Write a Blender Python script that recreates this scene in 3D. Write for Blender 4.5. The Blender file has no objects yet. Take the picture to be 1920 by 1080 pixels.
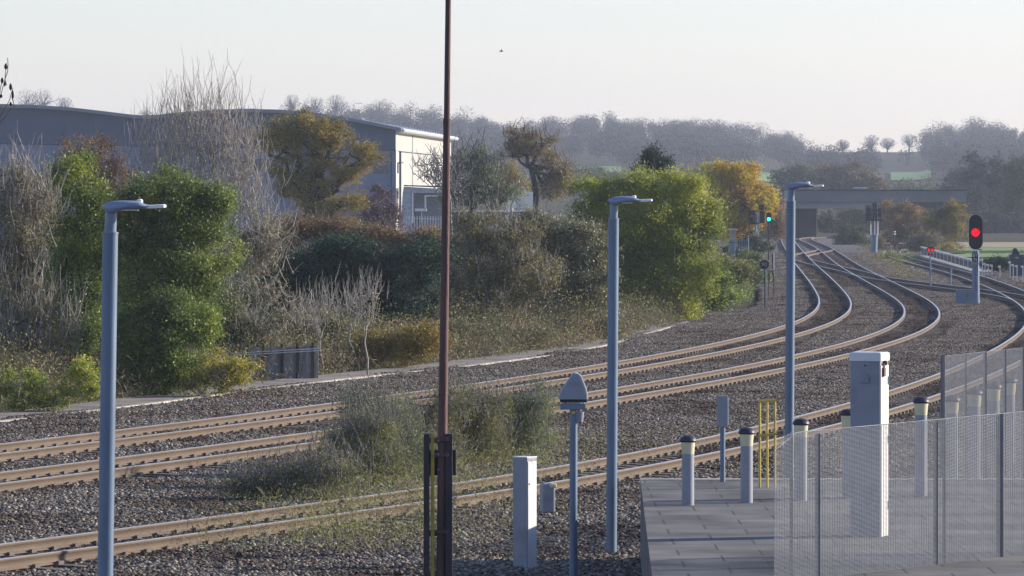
import bpy, math, random
import numpy as np
from mathutils import Vector, Matrix
random.seed(7); RNG = np.random.default_rng(7)
PI = math.pi
# ---------------------------------------------------------------- camera model (level camera with a lens shift)
F, H, YH, CX = 9882.66, 4.7229, 371.63, 960.0
SC = bpy.context.scene
COL = SC.collection
def at(px, py, D): return Vector(((px-CX)*D/F, D, H-(py-YH)*D/F))
def gd(py, z=0.0): return F*(H-z)/(py-YH)          # distance of a ground point seen at row py
GZ = -0.30                                           # level of the open ground (rail heads are 0)

# ---------------------------------------------------------------- materials
def new_mat(name):
    m = bpy.data.materials.new(name); m.use_nodes = True
    nt = m.node_tree; nt.nodes.clear()
    out = nt.nodes.new('ShaderNodeOutputMaterial')
    return m, nt, out
def nd(nt, typ, **kw):
    n = nt.nodes.new(typ)
    for k, v in kw.items():
        if k.startswith('i_'): n.inputs[k[2:].replace('_', ' ')].default_value = v
        else: setattr(n, k, v)
    return n
def rgba(c): return (c[0], c[1], c[2], 1)
def ramp(nt, cols, interp='LINEAR'):
    r = nt.nodes.new('ShaderNodeValToRGB'); cr = r.color_ramp; cr.interpolation = interp
    while len(cr.elements) < len(cols): cr.elements.new(0.5)
    for e, (p, c) in zip(cr.elements, cols): e.position = p; e.color = rgba(c)
    return r
def mat(name, c, rough=.6, metal=0., var=.18, scale=3., bump=0., c2=None, spec=.4, detail=5, stretch=None):
    m, nt, out = new_mat(name); L = nt.links.new
    b = nd(nt, 'ShaderNodeBsdfPrincipled'); b.inputs['Roughness'].default_value = rough
    b.inputs['Metallic'].default_value = metal; b.inputs['Specular IOR Level'].default_value = spec
    tc = nd(nt, 'ShaderNodeTexCoord'); mp = nd(nt, 'ShaderNodeMapping')
    if stretch: mp.inputs['Scale'].default_value = stretch
    L(tc.outputs['Object'], mp.inputs[0])
    n = nd(nt, 'ShaderNodeTexNoise'); n.inputs['Scale'].default_value = scale; n.inputs['Detail'].default_value = detail
    L(mp.outputs[0], n.inputs[0])
    d = c2 if c2 else tuple(x*(1-var*1.6) for x in c); e = tuple(min(1, x*(1+var)) for x in c)
    r = ramp(nt, [(.3, d), (.5, c), (.72, e)]); L(n.outputs[0], r.inputs[0]); L(r.outputs[0], b.inputs['Base Color'])
    if bump:
        bp = nd(nt, 'ShaderNodeBump'); bp.inputs['Strength'].default_value = bump; bp.inputs['Distance'].default_value = .02
        n2 = nd(nt, 'ShaderNodeTexNoise'); n2.inputs['Scale'].default_value = scale*9; L(mp.outputs[0], n2.inputs[0])
        L(n2.outputs[0], bp.inputs['Height']); L(bp.outputs[0], b.inputs['Normal'])
    L(b.outputs[0], out.inputs[0]); return m
def leaf_mat(name, cols, scale=.8, trans=.35, rough=.55, wi=.45, gain=2.55):
    """cols: colours picked by clump-sized noise and by leaf"""
    m, nt, out = new_mat(name); L = nt.links.new
    g = nd(nt, 'ShaderNodeNewGeometry'); tc = nd(nt, 'ShaderNodeTexCoord')
    n = nd(nt, 'ShaderNodeTexNoise'); n.inputs['Scale'].default_value = scale; n.inputs['Detail'].default_value = 3
    L(tc.outputs['Object'], n.inputs[0])
    mr = nd(nt, 'ShaderNodeMapRange'); mr.inputs[1].default_value = .33; mr.inputs[2].default_value = .67
    L(n.outputs[0], mr.inputs[0])
    a = nd(nt, 'ShaderNodeMath', operation='MULTIPLY'); a.inputs[1].default_value = 1-wi; L(mr.outputs[0], a.inputs[0])
    b2 = nd(nt, 'ShaderNodeMath', operation='MULTIPLY_ADD'); b2.inputs[1].default_value = wi
    L(g.outputs['Random Per Island'], b2.inputs[0]); L(a.outputs[0], b2.inputs[2])
    cols = [tuple(min(.6, x*gain) for x in c) for c in cols]
    r = ramp(nt, [(i/(len(cols)-1), c) for i, c in enumerate(cols)]); L(b2.outputs[0], r.inputs[0])
    p = nd(nt, 'ShaderNodeBsdfPrincipled'); p.inputs['Roughness'].default_value = rough; p.inputs['Specular IOR Level'].default_value = .35
    t = nd(nt, 'ShaderNodeBsdfTranslucent'); mx = nd(nt, 'ShaderNodeMixShader'); mx.inputs[0].default_value = trans
    L(r.outputs[0], p.inputs['Base Color']); L(r.outputs[0], t.inputs[0]); L(p.outputs[0], mx.inputs[1]); L(t.outputs[0], mx.inputs[2])
    L(mx.outputs[0], out.inputs[0]); return m
def glow(name, c, s):
    m, nt, out = new_mat(name); e = nd(nt, 'ShaderNodeEmission'); e.inputs[0].default_value = rgba(c); e.inputs[1].default_value = s
    nt.links.new(e.outputs[0], out.inputs[0]); return m

# ---------------------------------------------------------------- objects
def tag(o, label=None, cat=None, group=None, kind=None):
    for k, v in (('label', label), ('category', cat), ('group', group), ('kind', kind)):
        if v: o[k] = v
    return o
ORG = {}
def empty(name, loc, label, cat, group=None):
    o = bpy.data.objects.new(name, None); o.location = loc; COL.objects.link(o); o.empty_display_size = .3
    ORG[o.name] = Vector(loc); return tag(o, label, cat, group)
def link_mesh(name, me, m, parent=None, org=None):
    o = bpy.data.objects.new(name, me); COL.objects.link(o)
    if m: me.materials.append(m)
    if parent: o.parent = parent; ORG[o.name] = ORG[parent.name]
    else:
        o.location = org if org is not None else (0, 0, 0); ORG[o.name] = Vector(o.location)
    return o
def np_mesh(name, V, Fq, m, parent=None, org=None, smooth=False):
    """V (N,3), Fq (M,k) index array (k = 3 or 4), world coordinates"""
    o0 = ORG[parent.name] if parent else (Vector(org) if org is not None else Vector((0, 0, 0)))
    V = np.asarray(V, float) - np.array(o0)
    me = bpy.data.meshes.new(name); k = Fq.shape[1]
    me.vertices.add(len(V)); me.vertices.foreach_set('co', V.astype(np.float32).ravel())
    me.loops.add(Fq.size); me.loops.foreach_set('vertex_index', Fq.astype(np.int32).ravel())
    me.polygons.add(len(Fq)); me.polygons.foreach_set('loop_start', np.arange(0, Fq.size, k, dtype=np.int32))
    me.polygons.foreach_set('loop_total', np.full(len(Fq), k, dtype=np.int32))
    if smooth: me.polygons.foreach_set('use_smooth', np.ones(len(Fq), bool))
    me.update(calc_edges=True); me.validate()
    return link_mesh(name, me, m, parent, org)
class MB:
    def __init__(s): s.v = []; s.f = []
    def add(s, vs, fs):
        b = len(s.v); s.v += [Vector(v) for v in vs]; s.f += [tuple(b+i for i in f) for f in fs]; return s
    def box(s, c, d, rz=0., M=None):
        c = Vector(c); vs = []
        for z in (-1, 1):
            for x, y in ((-1, -1), (1, -1), (1, 1), (-1, 1)):
                v = Vector((x*d[0]/2, y*d[1]/2, z*d[2]/2))
                if rz: v = Matrix.Rotation(rz, 3, 'Z') @ v
                if M is not None: v = M @ v
                vs.append(v+c)
        return s.add(vs, [(3, 2, 1, 0), (4, 5, 6, 7), (0, 1, 5, 4), (1, 2, 6, 5), (2, 3, 7, 6), (3, 0, 4, 7)])
    def bar(s, p0, p1, w, h):
        p0 = Vector(p0); p1 = Vector(p1); d = p1-p0; q = d.to_track_quat('Y', 'Z').to_matrix()
        return s.box((p0+p1)/2, (w, d.length, h), M=q)
    def cyl(s, p0, p1, r0, r1=None, n=12, cap=True):
        if r1 is None: r1 = r0
        p0 = Vector(p0); p1 = Vector(p1); q = (p1-p0).to_track_quat('Z', 'Y').to_matrix()
        vs = [p+q @ Vector((r*math.cos(2*PI*i/n), r*math.sin(2*PI*i/n), 0)) for p, r in ((p0, r0), (p1, r1)) for i in range(n)]
        fs = [(i, (i+1) % n, n+(i+1) % n, n+i) for i in range(n)]
        if cap: fs += [tuple(range(n))[::-1], tuple(range(n, 2*n))]
        return s.add(vs, fs)
    def loft(s, rings, closed=True, cap=True):
        n = len(rings[0]); vs = [v for r in rings for v in r]; fs = []
        for k in range(len(rings)-1):
            for i in range(n if closed else n-1):
                j = (i+1) % n; fs.append((k*n+i, k*n+j, (k+1)*n+j, (k+1)*n+i))
        if cap: fs += [tuple(range(n))[::-1], tuple(range((len(rings)-1)*n, len(rings)*n))]
        return s.add(vs, fs)
    def lathe(s, base, prof, n=20):
        base = Vector(base)
        return s.loft([[base+Vector((r*math.cos(2*PI*i/n), r*math.sin(2*PI*i/n), z)) for i in range(n)] for r, z in prof])
    def prism(s, poly, off):
        off = Vector(off); a = [Vector(p) for p in poly]; n = len(a)
        return s.add(a+[p+off for p in a], [tuple(range(n)), tuple(range(2*n-1, n-1, -1))]+[((i+1) % n, i, n+i, n+(i+1) % n) for i in range(n)])
    def build(s, name, m, parent=None, org=None, smooth=False, bevel=0.):
        o0 = ORG[parent.name] if parent else (Vector(org) if org is not None else Vector((0, 0, 0)))
        me = bpy.data.meshes.new(name); me.from_pydata([v-o0 for v in s.v], [], s.f)
        import bmesh
        bm = bmesh.new(); bm.from_mesh(me); bmesh.ops.recalc_face_normals(bm, faces=bm.faces)
        bm.to_mesh(me); bm.free()
        if smooth:
            me.polygons.foreach_set('use_smooth', [True]*len(me.polygons)); me.set_sharp_from_angle(angle=math.radians(38))
        o = link_mesh(name, me, m, parent, org)
        if bevel:
            md = o.modifiers.new('bevel', 'BEVEL'); md.width = bevel; md.segments = 2; md.limit_method = 'ANGLE'
        return o
def text_part(name, s, size, M, m, parent, depth=.004):
    cu = bpy.data.curves.new('txt', 'FONT'); cu.body = s; cu.size = size; cu.align_x = 'CENTER'; cu.align_y = 'CENTER'; cu.extrude = depth
    ob = bpy.data.objects.new('txt', cu); COL.objects.link(ob)
    bpy.context.view_layer.update()
    me = bpy.data.meshes.new_from_object(ob.evaluated_get(bpy.context.evaluated_depsgraph_get()))
    bpy.data.objects.remove(ob); me.transform(M); me.transform(Matrix.Translation(-ORG[parent.name])); me.name = name
    me.materials.clear(); return link_mesh(name, me, m, parent)
FACE = Matrix.Rotation(PI/2, 4, 'X')                    # text standing up, facing the camera (-Y)

# ---------------------------------------------------------------- vegetation tools
def unit(n):
    v = RNG.normal(size=(n, 3)); return v/np.linalg.norm(v, axis=1)[:, None]
def leaves(C, size, aspect=.55, up=.0):
    n = len(C); a = unit(n); a[:, 2] += up; a /= np.linalg.norm(a, axis=1)[:, None]
    b = np.cross(a, unit(n)); b /= np.linalg.norm(b, axis=1)[:, None]+1e-9
    s = (size*RNG.uniform(.55, 1.25, n))[:, None]/2
    V = np.stack([C-a*s, C+b*s*aspect, C+a*s, C-b*s*aspect], 1).reshape(-1, 3)
    return V, np.arange(4*n).reshape(n, 4)
def tubes(S, n=3):
    """S: (N,8) p0 p1 r0 r1"""
    S = np.asarray(S, float); p0, p1, r0, r1 = S[:, :3], S[:, 3:6], S[:, 6], S[:, 7]
    d = p1-p0; d /= np.linalg.norm(d, axis=1)[:, None]+1e-9
    ref = np.where(np.abs(d[:, 2:3]) > .9, np.array([[1., 0, 0]]), np.array([[0, 0, 1.]]))
    u = np.cross(d, ref); u /= np.linalg.norm(u, axis=1)[:, None]; w = np.cross(d, u)
    V = []
    for p, r in ((p0, r0), (p1, r1)):
        for i in range(n):
            t = 2*PI*i/n; V.append(p+(u*math.cos(t)+w*math.sin(t))*r[:, None])
    V = np.stack(V, 1).reshape(-1, 3); N = len(S); b = (np.arange(N)*2*n)[:, None]
    fs = [np.concatenate([b+i, b+(i+1) % n, b+n+(i+1) % n, b+n+i], 1) for i in range(n)]
    return V, np.concatenate(fs, 0)
def limb(S, p0, p1, r0, r1, k=4, jit=.12, sag=0.):
    """bent limb from p0 to p1"""
    p0 = np.array(p0, float); p1 = np.array(p1, float); L = np.linalg.norm(p1-p0); q = p0; pr = r0
    for i in range(1, k+1):
        t = i/k; p = p0+(p1-p0)*t
        if i < k: p = p+RNG.normal(size=3)*L*jit*.5; p[2] += sag*L*math.sin(PI*t)
        r = r0+(r1-r0)*t; S.append((*q, *p, pr, r)); q = p; pr = r
def lobe_pts(D, lb, n, shell=.35, dd=0.):
    x, y, rx, ry = lb[:4]; c = np.array(at(x, y, D+dd)); k = D/F
    u = unit(n)*(RNG.uniform(0, 1, n)[:, None]**shell)
    return c+u*np.array([rx*k, .8*min(rx, ry*1.4)*k, ry*k])
def plant(name, label, cat, D, base, lobes, lm=None, tm=None, group=None, nleaf=20000, lsize=.06, nclump=60, cr=.2, aspect=.55,
          trunk=.08, nsub=4, twig=.008, stems=1, shoots=None, fork=.5, depth=None, twigs=2, shell=.35, up=0., leafname='foliage', lean=None):
    """a tree or shrub: wood (trunk, limbs, twigs) and a crown of leaf faces filling the given lobes (image-sized outline at distance D)"""
    k = D/F; b = at(base[0], base[1], D); root = empty(name, b, label, cat, group); S = []; cl = []
    area = [l[2]*l[3] for l in lobes]; tot = sum(area); forks = []
    top = max(at(l[0], l[1], D).z for l in lobes); b = np.array(b)
    for si in range(stems):
        j = np.array([RNG.normal()*.25*(stems > 1), RNG.normal()*.3*(stems > 1), 0])
        cxm = sum(l[0]*a for l, a in zip(lobes, area))/tot
        f = b+j+(np.array([(cxm-CX)*k, D, b[2]])-b)*np.array([fork*.7, 0, 0]); f[2] = b[2]+(min(at(l[0], l[1], D).z for l in lobes)-b[2])*fork*(.8+.4*random.random())
        if lean is not None: f = np.array(at(lean[0], lean[1], D))
        limb(S, b+j, f, trunk/max(1, stems**.5), trunk*.75/max(1, stems**.5), 5, .06); forks.append(f)
    for li, l in enumerate(lobes):
        c = np.array(at(l[0], l[1], D)); f = forks[li % len(forks)]
        rr = trunk*.55*(area[li]/max(area))**.5/max(1, stems**.3); limb(S, f, c-np.array([0, 0, l[3]*k*.3]), rr*1.3, rr*.7, 5, .14)
        hub = c-np.array([0, 0, l[3]*k*.3]); m = max(2, int(nclump*area[li]/tot)); subs = lobe_pts(D, (l[0], l[1], l[2]*.6, l[3]*.6), nsub, .5)
        for s in subs: limb(S, hub, s, rr*.6, rr*.3, 3, .15)
        P = lobe_pts(D, l, m, shell)
        dist = np.linalg.norm(P[:, None]-subs[None], axis=2); jn = dist.argmin(1)
        for p, q in zip(P, jn):
            limb(S, subs[q], p, max(twig, rr*.25), twig, 3, .16)
            for _ in range(twigs):
                d = unit(1)[0]; d[2] += .4; limb(S, p, p+d*cr*RNG.uniform(.7, 1.8), twig, twig*.5, 2, .15)
            if shoots:
                for _ in range(shoots[0]):
                    d = RNG.normal(size=3)*shoots[2]; d[2] = 1; ln = shoots[1]*RNG.uniform(.4, 1.2); q0 = p+RNG.normal(size=3)*cr*.7
                    limb(S, q0, q0+d/np.linalg.norm(d)*ln, twig, twig*.45, 3, .07)
        cl.append(P)
    if tm:
        S = np.array(S); thick = S[:, 6] > trunk*.3
        V, Fc = tubes(S[thick], 7) if thick.any() else tubes(S[:1], 5); np_mesh('trunk' if stems == 1 else 'stems', V, Fc, tm, root, smooth=True)
        if (~thick).any(): V, Fc = tubes(S[~thick], 3); np_mesh('branches', V, Fc, tm, root)
    nleaf = int(nleaf*1.7)
    if lm and nleaf:
        P = np.concatenate(cl); w = RNG.uniform(.4, 1.6, len(P)); idx = RNG.choice(len(P), nleaf, p=w/w.sum())
        C = P[idx]+RNG.normal(size=(nleaf, 3))*cr*np.array([1, 1, .8])*RNG.uniform(.3, 1, nleaf)[:, None]
        C = C[C[:, 2] > b[2]-.05]
        V, Fc = leaves(C, lsize*1.12, aspect, up); np_mesh(leafname, V, Fc, lm, root)
    return root

# ---------------------------------------------------------------- colours
M = {}
M['steel'] = mat('galvanised_steel', (.13, .18, .25), .45, .25, .12, 2.5, stretch=(3, 3, .6))
M['steel2'] = mat('pole_sleeve', (.16, .21, .28), .4, .25, .1, 3)
M['lamp'] = mat('lamp_body', (.23, .27, .37), .4, .1, .08, 5)
M['white'] = mat('white_paint', (.80, .79, .75), .5, 0, .05, 4)
M['rust'] = mat('rusted_mast', (.105, .05, .045), .65, .1, .35, 6, .3, c2=(.05, .028, .03), stretch=(1, 1, .15))
M['darksteel'] = mat('dark_steel', (.035, .03, .035), .55, .2, .2, 4)
M['yellow'] = mat('yellow_paint', (.62, .45, .08), .5, 0, .18, 7)
M['cabinet'] = mat('cabinet_grey', (.25, .265, .30), .5, 0, .10, 2.5, c2=(.19, .20, .225))
M['cabwhite'] = mat('cabinet_offwhite', (.70, .68, .66), .5, 0, .06, 3)
M['rail'] = mat('rail_rust', (.115, .080, .052), .8, 0, .22, 1.3, .25, c2=(.11, .075, .05), stretch=(1, 1, 3))
M['railhead'] = mat('rail_head_polished', (.50, .47, .44), .34, .5, .12, 2)
M['concrete'] = mat('concrete', (.33, .30, .26), .9, 0, .25, 2.2, .4)
M['sleeper'] = mat('concrete_sleeper', (.15, .125, .105), .95, 0, .35, 4, .5)
M['timber'] = mat('timber', (.075, .058, .045), .9, 0, .3, 5, .5)
M['black'] = mat('signal_black', (.012, .012, .018), .5, 0, .2, 5)
M['dome'] = mat('dome_cap', (.035, .032, .05), .45, 0, .2, 5)
M['cream'] = mat('cream_ring', (.60, .55, .36), .5, 0, .08, 5)
M['bark'] = mat('bark_pale', (.36, .32, .27), .85, 0, .3, 5, .3)
M['barkgrey'] = mat('bark_grey', (.22, .20, .185), .85, 0, .3, 5, .3)
M['barkdark'] = mat('bark_dark', (.055, .045, .04), .9, 0, .3, 5, .3)
M['barkred'] = mat('bark_reddish', (.13, .075, .06), .85, 0, .3, 5, .3)
M['red_glow'] = glow('red_aspect', (1, .0, .015), 1.7)
M['green_glow'] = glow('green_aspect', (.02, 1, .55), 2.6)
M['whitetext'] = mat('white_lettering', (.6, .6, .58), .6, 0, .05, 5)
G_ = lambda *c: [tuple(x) for x in c]
L_darkgreen = leaf_mat('leaf_dark_green', G_((.011, .018, .009), (.036, .050, .014), (.078, .094, .022), (.19, .19, .05)), .7, .35, .5, gain=3.1)
L_green = leaf_mat('leaf_green', G_((.014, .025, .010), (.042, .066, .015), (.10, .122, .022), (.25, .23, .03)), .6, .35, .45)
L_ivy = leaf_mat('leaf_ivy', G_((.003, .010, .008), (.007, .020, .013), (.018, .036, .018), (.05, .07, .025)), .9, .2, .7)
L_yg = leaf_mat('leaf_yellow_green', G_((.024, .038, .010), (.075, .092, .014), (.155, .158, .02), (.31, .26, .03)), .45, .45, .5, gain=2.9)
L_orange = leaf_mat('leaf_orange', G_((.08, .045, .010), (.22, .12, .012), (.38, .20, .014), (.44, .26, .03)), .5, .4, .6)
L_oak = leaf_mat('leaf_oak_olive', G_((.032, .028, .010), (.085, .068, .014), (.145, .108, .018), (.21, .14, .025)), .4, .35, .6)
L_brown = leaf_mat('leaf_brown', G_((.022, .015, .011), (.065, .042, .025), (.13, .085, .038), (.21, .145, .06)), .7, .25, .7)
L_scrub = leaf_mat('leaf_scrub', G_((.02, .018, .012), (.055, .048, .025), (.10, .09, .035), (.22, .19, .10)), .8, .25, .65)
L_grey = leaf_mat('leaf_grey_green', G_((.018, .024, .012), (.045, .056, .028), (.085, .10, .04), (.16, .18, .06)), .9, .35, .6, gain=3.1)
L_weed = leaf_mat('leaf_weed', G_((.02, .018, .012), (.048, .045, .02), (.085, .09, .025), (.16, .17, .04)), 1.2, .35, .6, gain=3.3)
L_purple = leaf_mat('twig_purple', G_((.035, .022, .025), (.06, .04, .042), (.085, .055, .05)), .7, .1, .8)
L_far = leaf_mat('far_wood', G_((.022, .021, .022), (.032, .030, .030), (.044, .040, .036)), .05, .1, .9)
L_farbrown = leaf_mat('far_brown', G_((.04, .033, .022), (.075, .06, .035), (.12, .085, .035)), .1, .15, .9)
L_fargreen = leaf_mat('far_green', G_((.022, .03, .018), (.04, .05, .026), (.06, .07, .03)), .1, .15, .9)
L_under = leaf_mat('leaf_undergrowth', G_((.012, .012, .008), (.035, .036, .014), (.075, .068, .03), (.06, .075, .02), (.16, .14, .06)), .28, .25, .6, .45)
L_straw = leaf_mat('dry_stalks', G_((.04, .03, .02), (.09, .07, .045), (.18, .145, .10)), 1.5, .15, .8)

# ---------------------------------------------------------------- tracks
TR = {'A': [-23.3234, .3728, -1.8883, -1.7201, -1.7228, -1.8169, -.1205, .0242, .0121, .2981, -2.9016, -.0277],
      'B': [-19.0102, .3713, -1.8519, -1.6896, -1.9029, -1.8071, -.1052, .1216, -.1863, .5736, 2.1624, 14.7142],
      'C': [-14.57414, .69169, -15.03673, -2.55986, -.80520, -1.21652, -.31335, -.26473, 2.2, 1.5, 1, 1]}
def curve(p, S=610, ds=2.0):
    s = np.arange(0, S, ds); kn = np.array([0, 50, 100, 150, 210, 300, 500, 540, 570, 600.])
    kk = np.interp(s, kn, np.array(p[2:])*1e-3); th = p[1]+np.cumsum(kk)*ds
    return p[0]+np.cumsum(np.sin(th))*ds, 60+np.cumsum(np.cos(th))*ds, th
CL = {}
for k_, p_ in TR.items():
    X, Y, T = curve(p_)
    if k_ == 'C': X, Y, T = X[13:], Y[13:], T[13:]
    n = 75 if k_ == 'C' else 60; kb = .0025 if k_ == 'C' else .0019
    bx, by, bt = [X[0]], [Y[0]], [T[0]]
    for i in range(n):
        bt.append(bt[-1]+kb); bx.append(bx[-1]-math.sin(bt[-1])); by.append(by[-1]-math.cos(bt[-1]))
    CL[k_] = (np.concatenate([bx[:0:-1], X]), np.concatenate([by[:0:-1], Y]), np.concatenate([bt[:0:-1], T]))
RP = [(-.070, -.159), (.070, -.159), (.070, -.148), (.016, -.130), (.010, -.115), (.010, -.050), (.036, -.036), (.036, -.004), (.028, 0),
      (-.028, 0), (-.036, -.004), (-.036, -.036), (-.010, -.050), (-.010, -.115), (-.016, -.130), (-.070, -.148)]
def rail_mesh(name, X, Y, T, off, parent, dz=0.):
    n = len(RP); N = len(X); cx, cy = np.cos(T), -np.sin(T)
    V = np.stack([np.stack([X+cx*(off+a), Y+cy*(off+a), np.full(N, b+dz)], 1) for a, b in RP], 1).reshape(-1, 3)
    q = []; mi = []
    b = (np.arange(N-1)*n)[:, None]
    for i in range(n):
        j = (i+1) % n; q.append(np.concatenate([b+i, b+n+i, b+n+j, b+j], 1)); mi += [1 if i in (7, 8, 9) else 0]*(N-1)
    o = np_mesh(name, V, np.concatenate(q), M['rail'], parent)
    o.data.materials.append(M['railhead']); o.data.polygons.foreach_set('material_index', np.array(mi, np.int32)); return o
slp = MB()
prof = [(-1.25, -.225), (1.25, -.225), (1.25, -.175), (.95, -.164), (.45, -.164), (.25, -.185), (-.25, -.185), (-.45, -.164), (-.95, -.164), (-1.25, -.175)]
slp.loft([[Vector((a, y, b)) for a, b in prof] for y in (-.13, .13)])
for sx in (-.7175, .7175):
    for e in (-.10, .10): slp.box((sx+e, 0, -.140), (.05, .15, .05)); slp.box((sx+e*.82, 0, -.128), (.05, .07, .018))
SLME = bpy.data.meshes.new('sleeper'); SLME.from_pydata([tuple(v) for v in slp.v], [], slp.f); SLME.materials.append(M['sleeper'])
def track(key, label, X, Y, T, nsl=100, sp=.65, dz=0.):
    i0 = 0; root = empty('railway_track', (X[i0], Y[i0], 0), label, 'railway track', None)
    for off in (-.7175, .7175): rail_mesh('rail', X, Y, T, off, root, dz)
    s = np.concatenate([[0], np.cumsum(np.hypot(np.diff(X), np.diff(Y)))]); q = np.arange(.3, s[-1], sp)
    px, py, pt = np.interp(q, s, X), np.interp(q, s, Y), np.interp(q, s, T)
    vis = (np.abs(px/py) < .105) & (py > 60); idx = np.where(vis)[0]; near = list(idx[np.argsort(py[idx])][:nsl]); rest = [i for i in idx if i not in set(near)]
    for i in near:
        o = bpy.data.objects.new('sleeper', SLME); COL.objects.link(o); o.parent = root
        o.location = Vector((px[i], py[i], dz))-ORG[root.name]; o.rotation_euler.z = -pt[i]+random.uniform(-.01, .01)
    if rest:
        vv = np.array([tuple(v) for v in slp.v]); ff = slp.f; Vs = []; fs = []; b = 0
        for i in rest:
            c, sn = math.cos(-pt[i]), math.sin(-pt[i])
            w = np.stack([vv[:, 0]*c-vv[:, 1]*sn+px[i], vv[:, 0]*sn+vv[:, 1]*c+py[i], vv[:, 2]+dz], 1); Vs.append(w)
            fs += [tuple(b+k for k in f) for f in ff]; b += len(vv)
        me = bpy.data.meshes.new('far_sleepers'); me.from_pydata([tuple(x) for x in np.concatenate(Vs)-np.array(ORG[root.name])], [], fs)
        o = link_mesh('far_sleepers', me, M['sleeper'], root); o['kind'] = 'stuff'
    return root
track('A', 'rusty railway track farthest from the camera, running beside the grey walkway and the bushes', *CL['A'])
track('B', 'rusty railway track between the walkway-side track and the wide strip of ballast', *CL['B'])
track('C', 'nearest railway track, passing behind the white cabinets and curving up the right edge', *[q[:int((CL['C'][1] < 478).sum())] for q in CL['C']])
def near_idx(k, D): return int(np.abs(CL[k][1]-D).argmin())
def crossover(a, Da, b, Db, label, timber=True):
    ia, ib = near_idx(a, Da), near_idx(b, Db)
    pa, ta = np.array([CL[a][0][ia], CL[a][1][ia]]), CL[a][2][ia]; pb, tb = np.array([CL[b][0][ib], CL[b][1][ib]]), CL[b][2][ib]
    L = np.linalg.norm(pb-pa); n = 40; t = np.linspace(0, 1, n)[:, None]; sgn = 1 if Db > Da else -1
    m0 = sgn*L*np.array([math.sin(ta), math.cos(ta)])*.8; m1 = sgn*L*np.array([math.sin(tb), math.cos(tb)])*.8
    P = (2*t**3-3*t**2+1)*pa+(t**3-2*t**2+t)*m0+(-2*t**3+3*t**2)*pb+(t**3-t**2)*m1
    if sgn < 0: P = P[::-1]
    dx, dy = np.gradient(P[:, 0]), np.gradient(P[:, 1]); T = np.arctan2(dx, dy)
    root = empty('crossover_track', (P[0, 0], P[0, 1], 0), label, 'track crossover')
    for off in (-.7175, .7175): rail_mesh('rail', P[:, 0], P[:, 1], T, off, root, .003)
    s = np.concatenate([[0], np.cumsum(np.hypot(np.diff(P[:, 0]), np.diff(P[:, 1])))])
    for q in np.arange(2, s[-1]-2, 1.3):
        mb = MB().box((np.interp(q, s, P[:, 0]), np.interp(q, s, P[:, 1]), -.19), (2.6, .26, .07), -np.interp(q, s, T)); mb.build('timber', M['timber'], root)
crossover('A', 432, 'B', 492, 'far crossover track climbing from the left track to the right one near the bridge')
crossover('A', 415, 'B', 320, 'middle crossover track slanting down between the two left tracks')
crossover('B', 325, 'C', 245, 'nearest crossover track running right to the third track past the red signal base')
# ---------------------------------------------------------------- ground
PATH = [(-260, 835), (-100, 815), (0, 801), (187, 779), (353, 757), (640, 720), (840, 699), (1040, 673), (1140, 653), (1225, 628), (1285, 610)]
PW = [at(x, y, gd(y, GZ)) for x, y in PATH]
def soil_material():
    m, nt, out = new_mat('soil_and_grass'); L = nt.links.new
    b = nd(nt, 'ShaderNodeBsdfPrincipled'); b.inputs['Roughness'].default_value = .95; b.inputs['Specular IOR Level'].default_value = .1
    tc = nd(nt, 'ShaderNodeTexCoord')
    n = nd(nt, 'ShaderNodeTexNoise'); n.inputs['Scale'].default_value = .012; n.inputs['Detail'].default_value = 6; L(tc.outputs['Object'], n.inputs[0])
    r = ramp(nt, [(.36, (.075, .058, .036)), (.5, (.062, .055, .028)), (.6, (.075, .08, .03)), (.7, (.10, .085, .045))]); L(n.outputs[0], r.inputs[0])
    n2 = nd(nt, 'ShaderNodeTexNoise'); n2.inputs['Scale'].default_value = 1.5; n2.inputs['Detail'].default_value = 6; L(tc.outputs['Object'], n2.inputs[0])
    r2 = ramp(nt, [(.35, (.6, .55, .5)), (.65, (1.15, 1.15, 1.1))]); L(n2.outputs[0], r2.inputs[0])
    mx = nd(nt, 'ShaderNodeMix', data_type='RGBA', blend_type='MULTIPLY'); mx.inputs[0].default_value = 1
    L(r.outputs[0], mx.inputs[6]); L(r2.outputs[0], mx.inputs[7]); L(mx.outputs[2], b.inputs['Base Color']); L(b.outputs[0], out.inputs[0]); return m
SKY = [(-600, 230), (-200, 226), (0, 222), (300, 220), (520, 214), (560, 207), (650, 210), (740, 212), (800, 216), (860, 228), (930, 234), (960, 240), (1010, 240), (1060, 231), (1150, 229),
       (1220, 238), (1260, 231), (1330, 238), (1400, 245), (1460, 257), (1500, 268), (1530, 262), (1720, 262), (1740, 256), (1780, 246), (1850, 240), (1930, 245), (2500, 250)]
DR = 2100.
def ridge_z(u):       # u = X/D
    px = CX+F*u; y = np.interp(px, [a for a, _ in SKY], [b for _, b in SKY])
    return H+(YH-(y+22))*DR/F
def terrain_z(u, D):
    t = np.clip((D-760)/(DR-760), 0, 1); s = t**1.25
    z = GZ-.02+(ridge_z(u)-GZ)*s
    return np.where(D > DR, z-(D-DR)*.03, z)
us = np.linspace(-.2, .2, 161); Ds = np.concatenate([[4, 20, 40], np.arange(60, 760, 50), np.arange(760, 2101, 40), [2140, 2300, 3000, 4500]])
UU, DD = np.meshgrid(us, Ds); ZZ = terrain_z(UU, DD); ww = np.where(DD < 760, 1.0, 1.0)
V = np.stack([UU*DD*np.where(DD < 300, 300/DD, 1)**.6, DD, ZZ], 2).reshape(-1, 3); nu = len(us)
ii = (np.arange(len(Ds)-1)[:, None]*nu+np.arange(nu-1)[None]).reshape(-1, 1)
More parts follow.
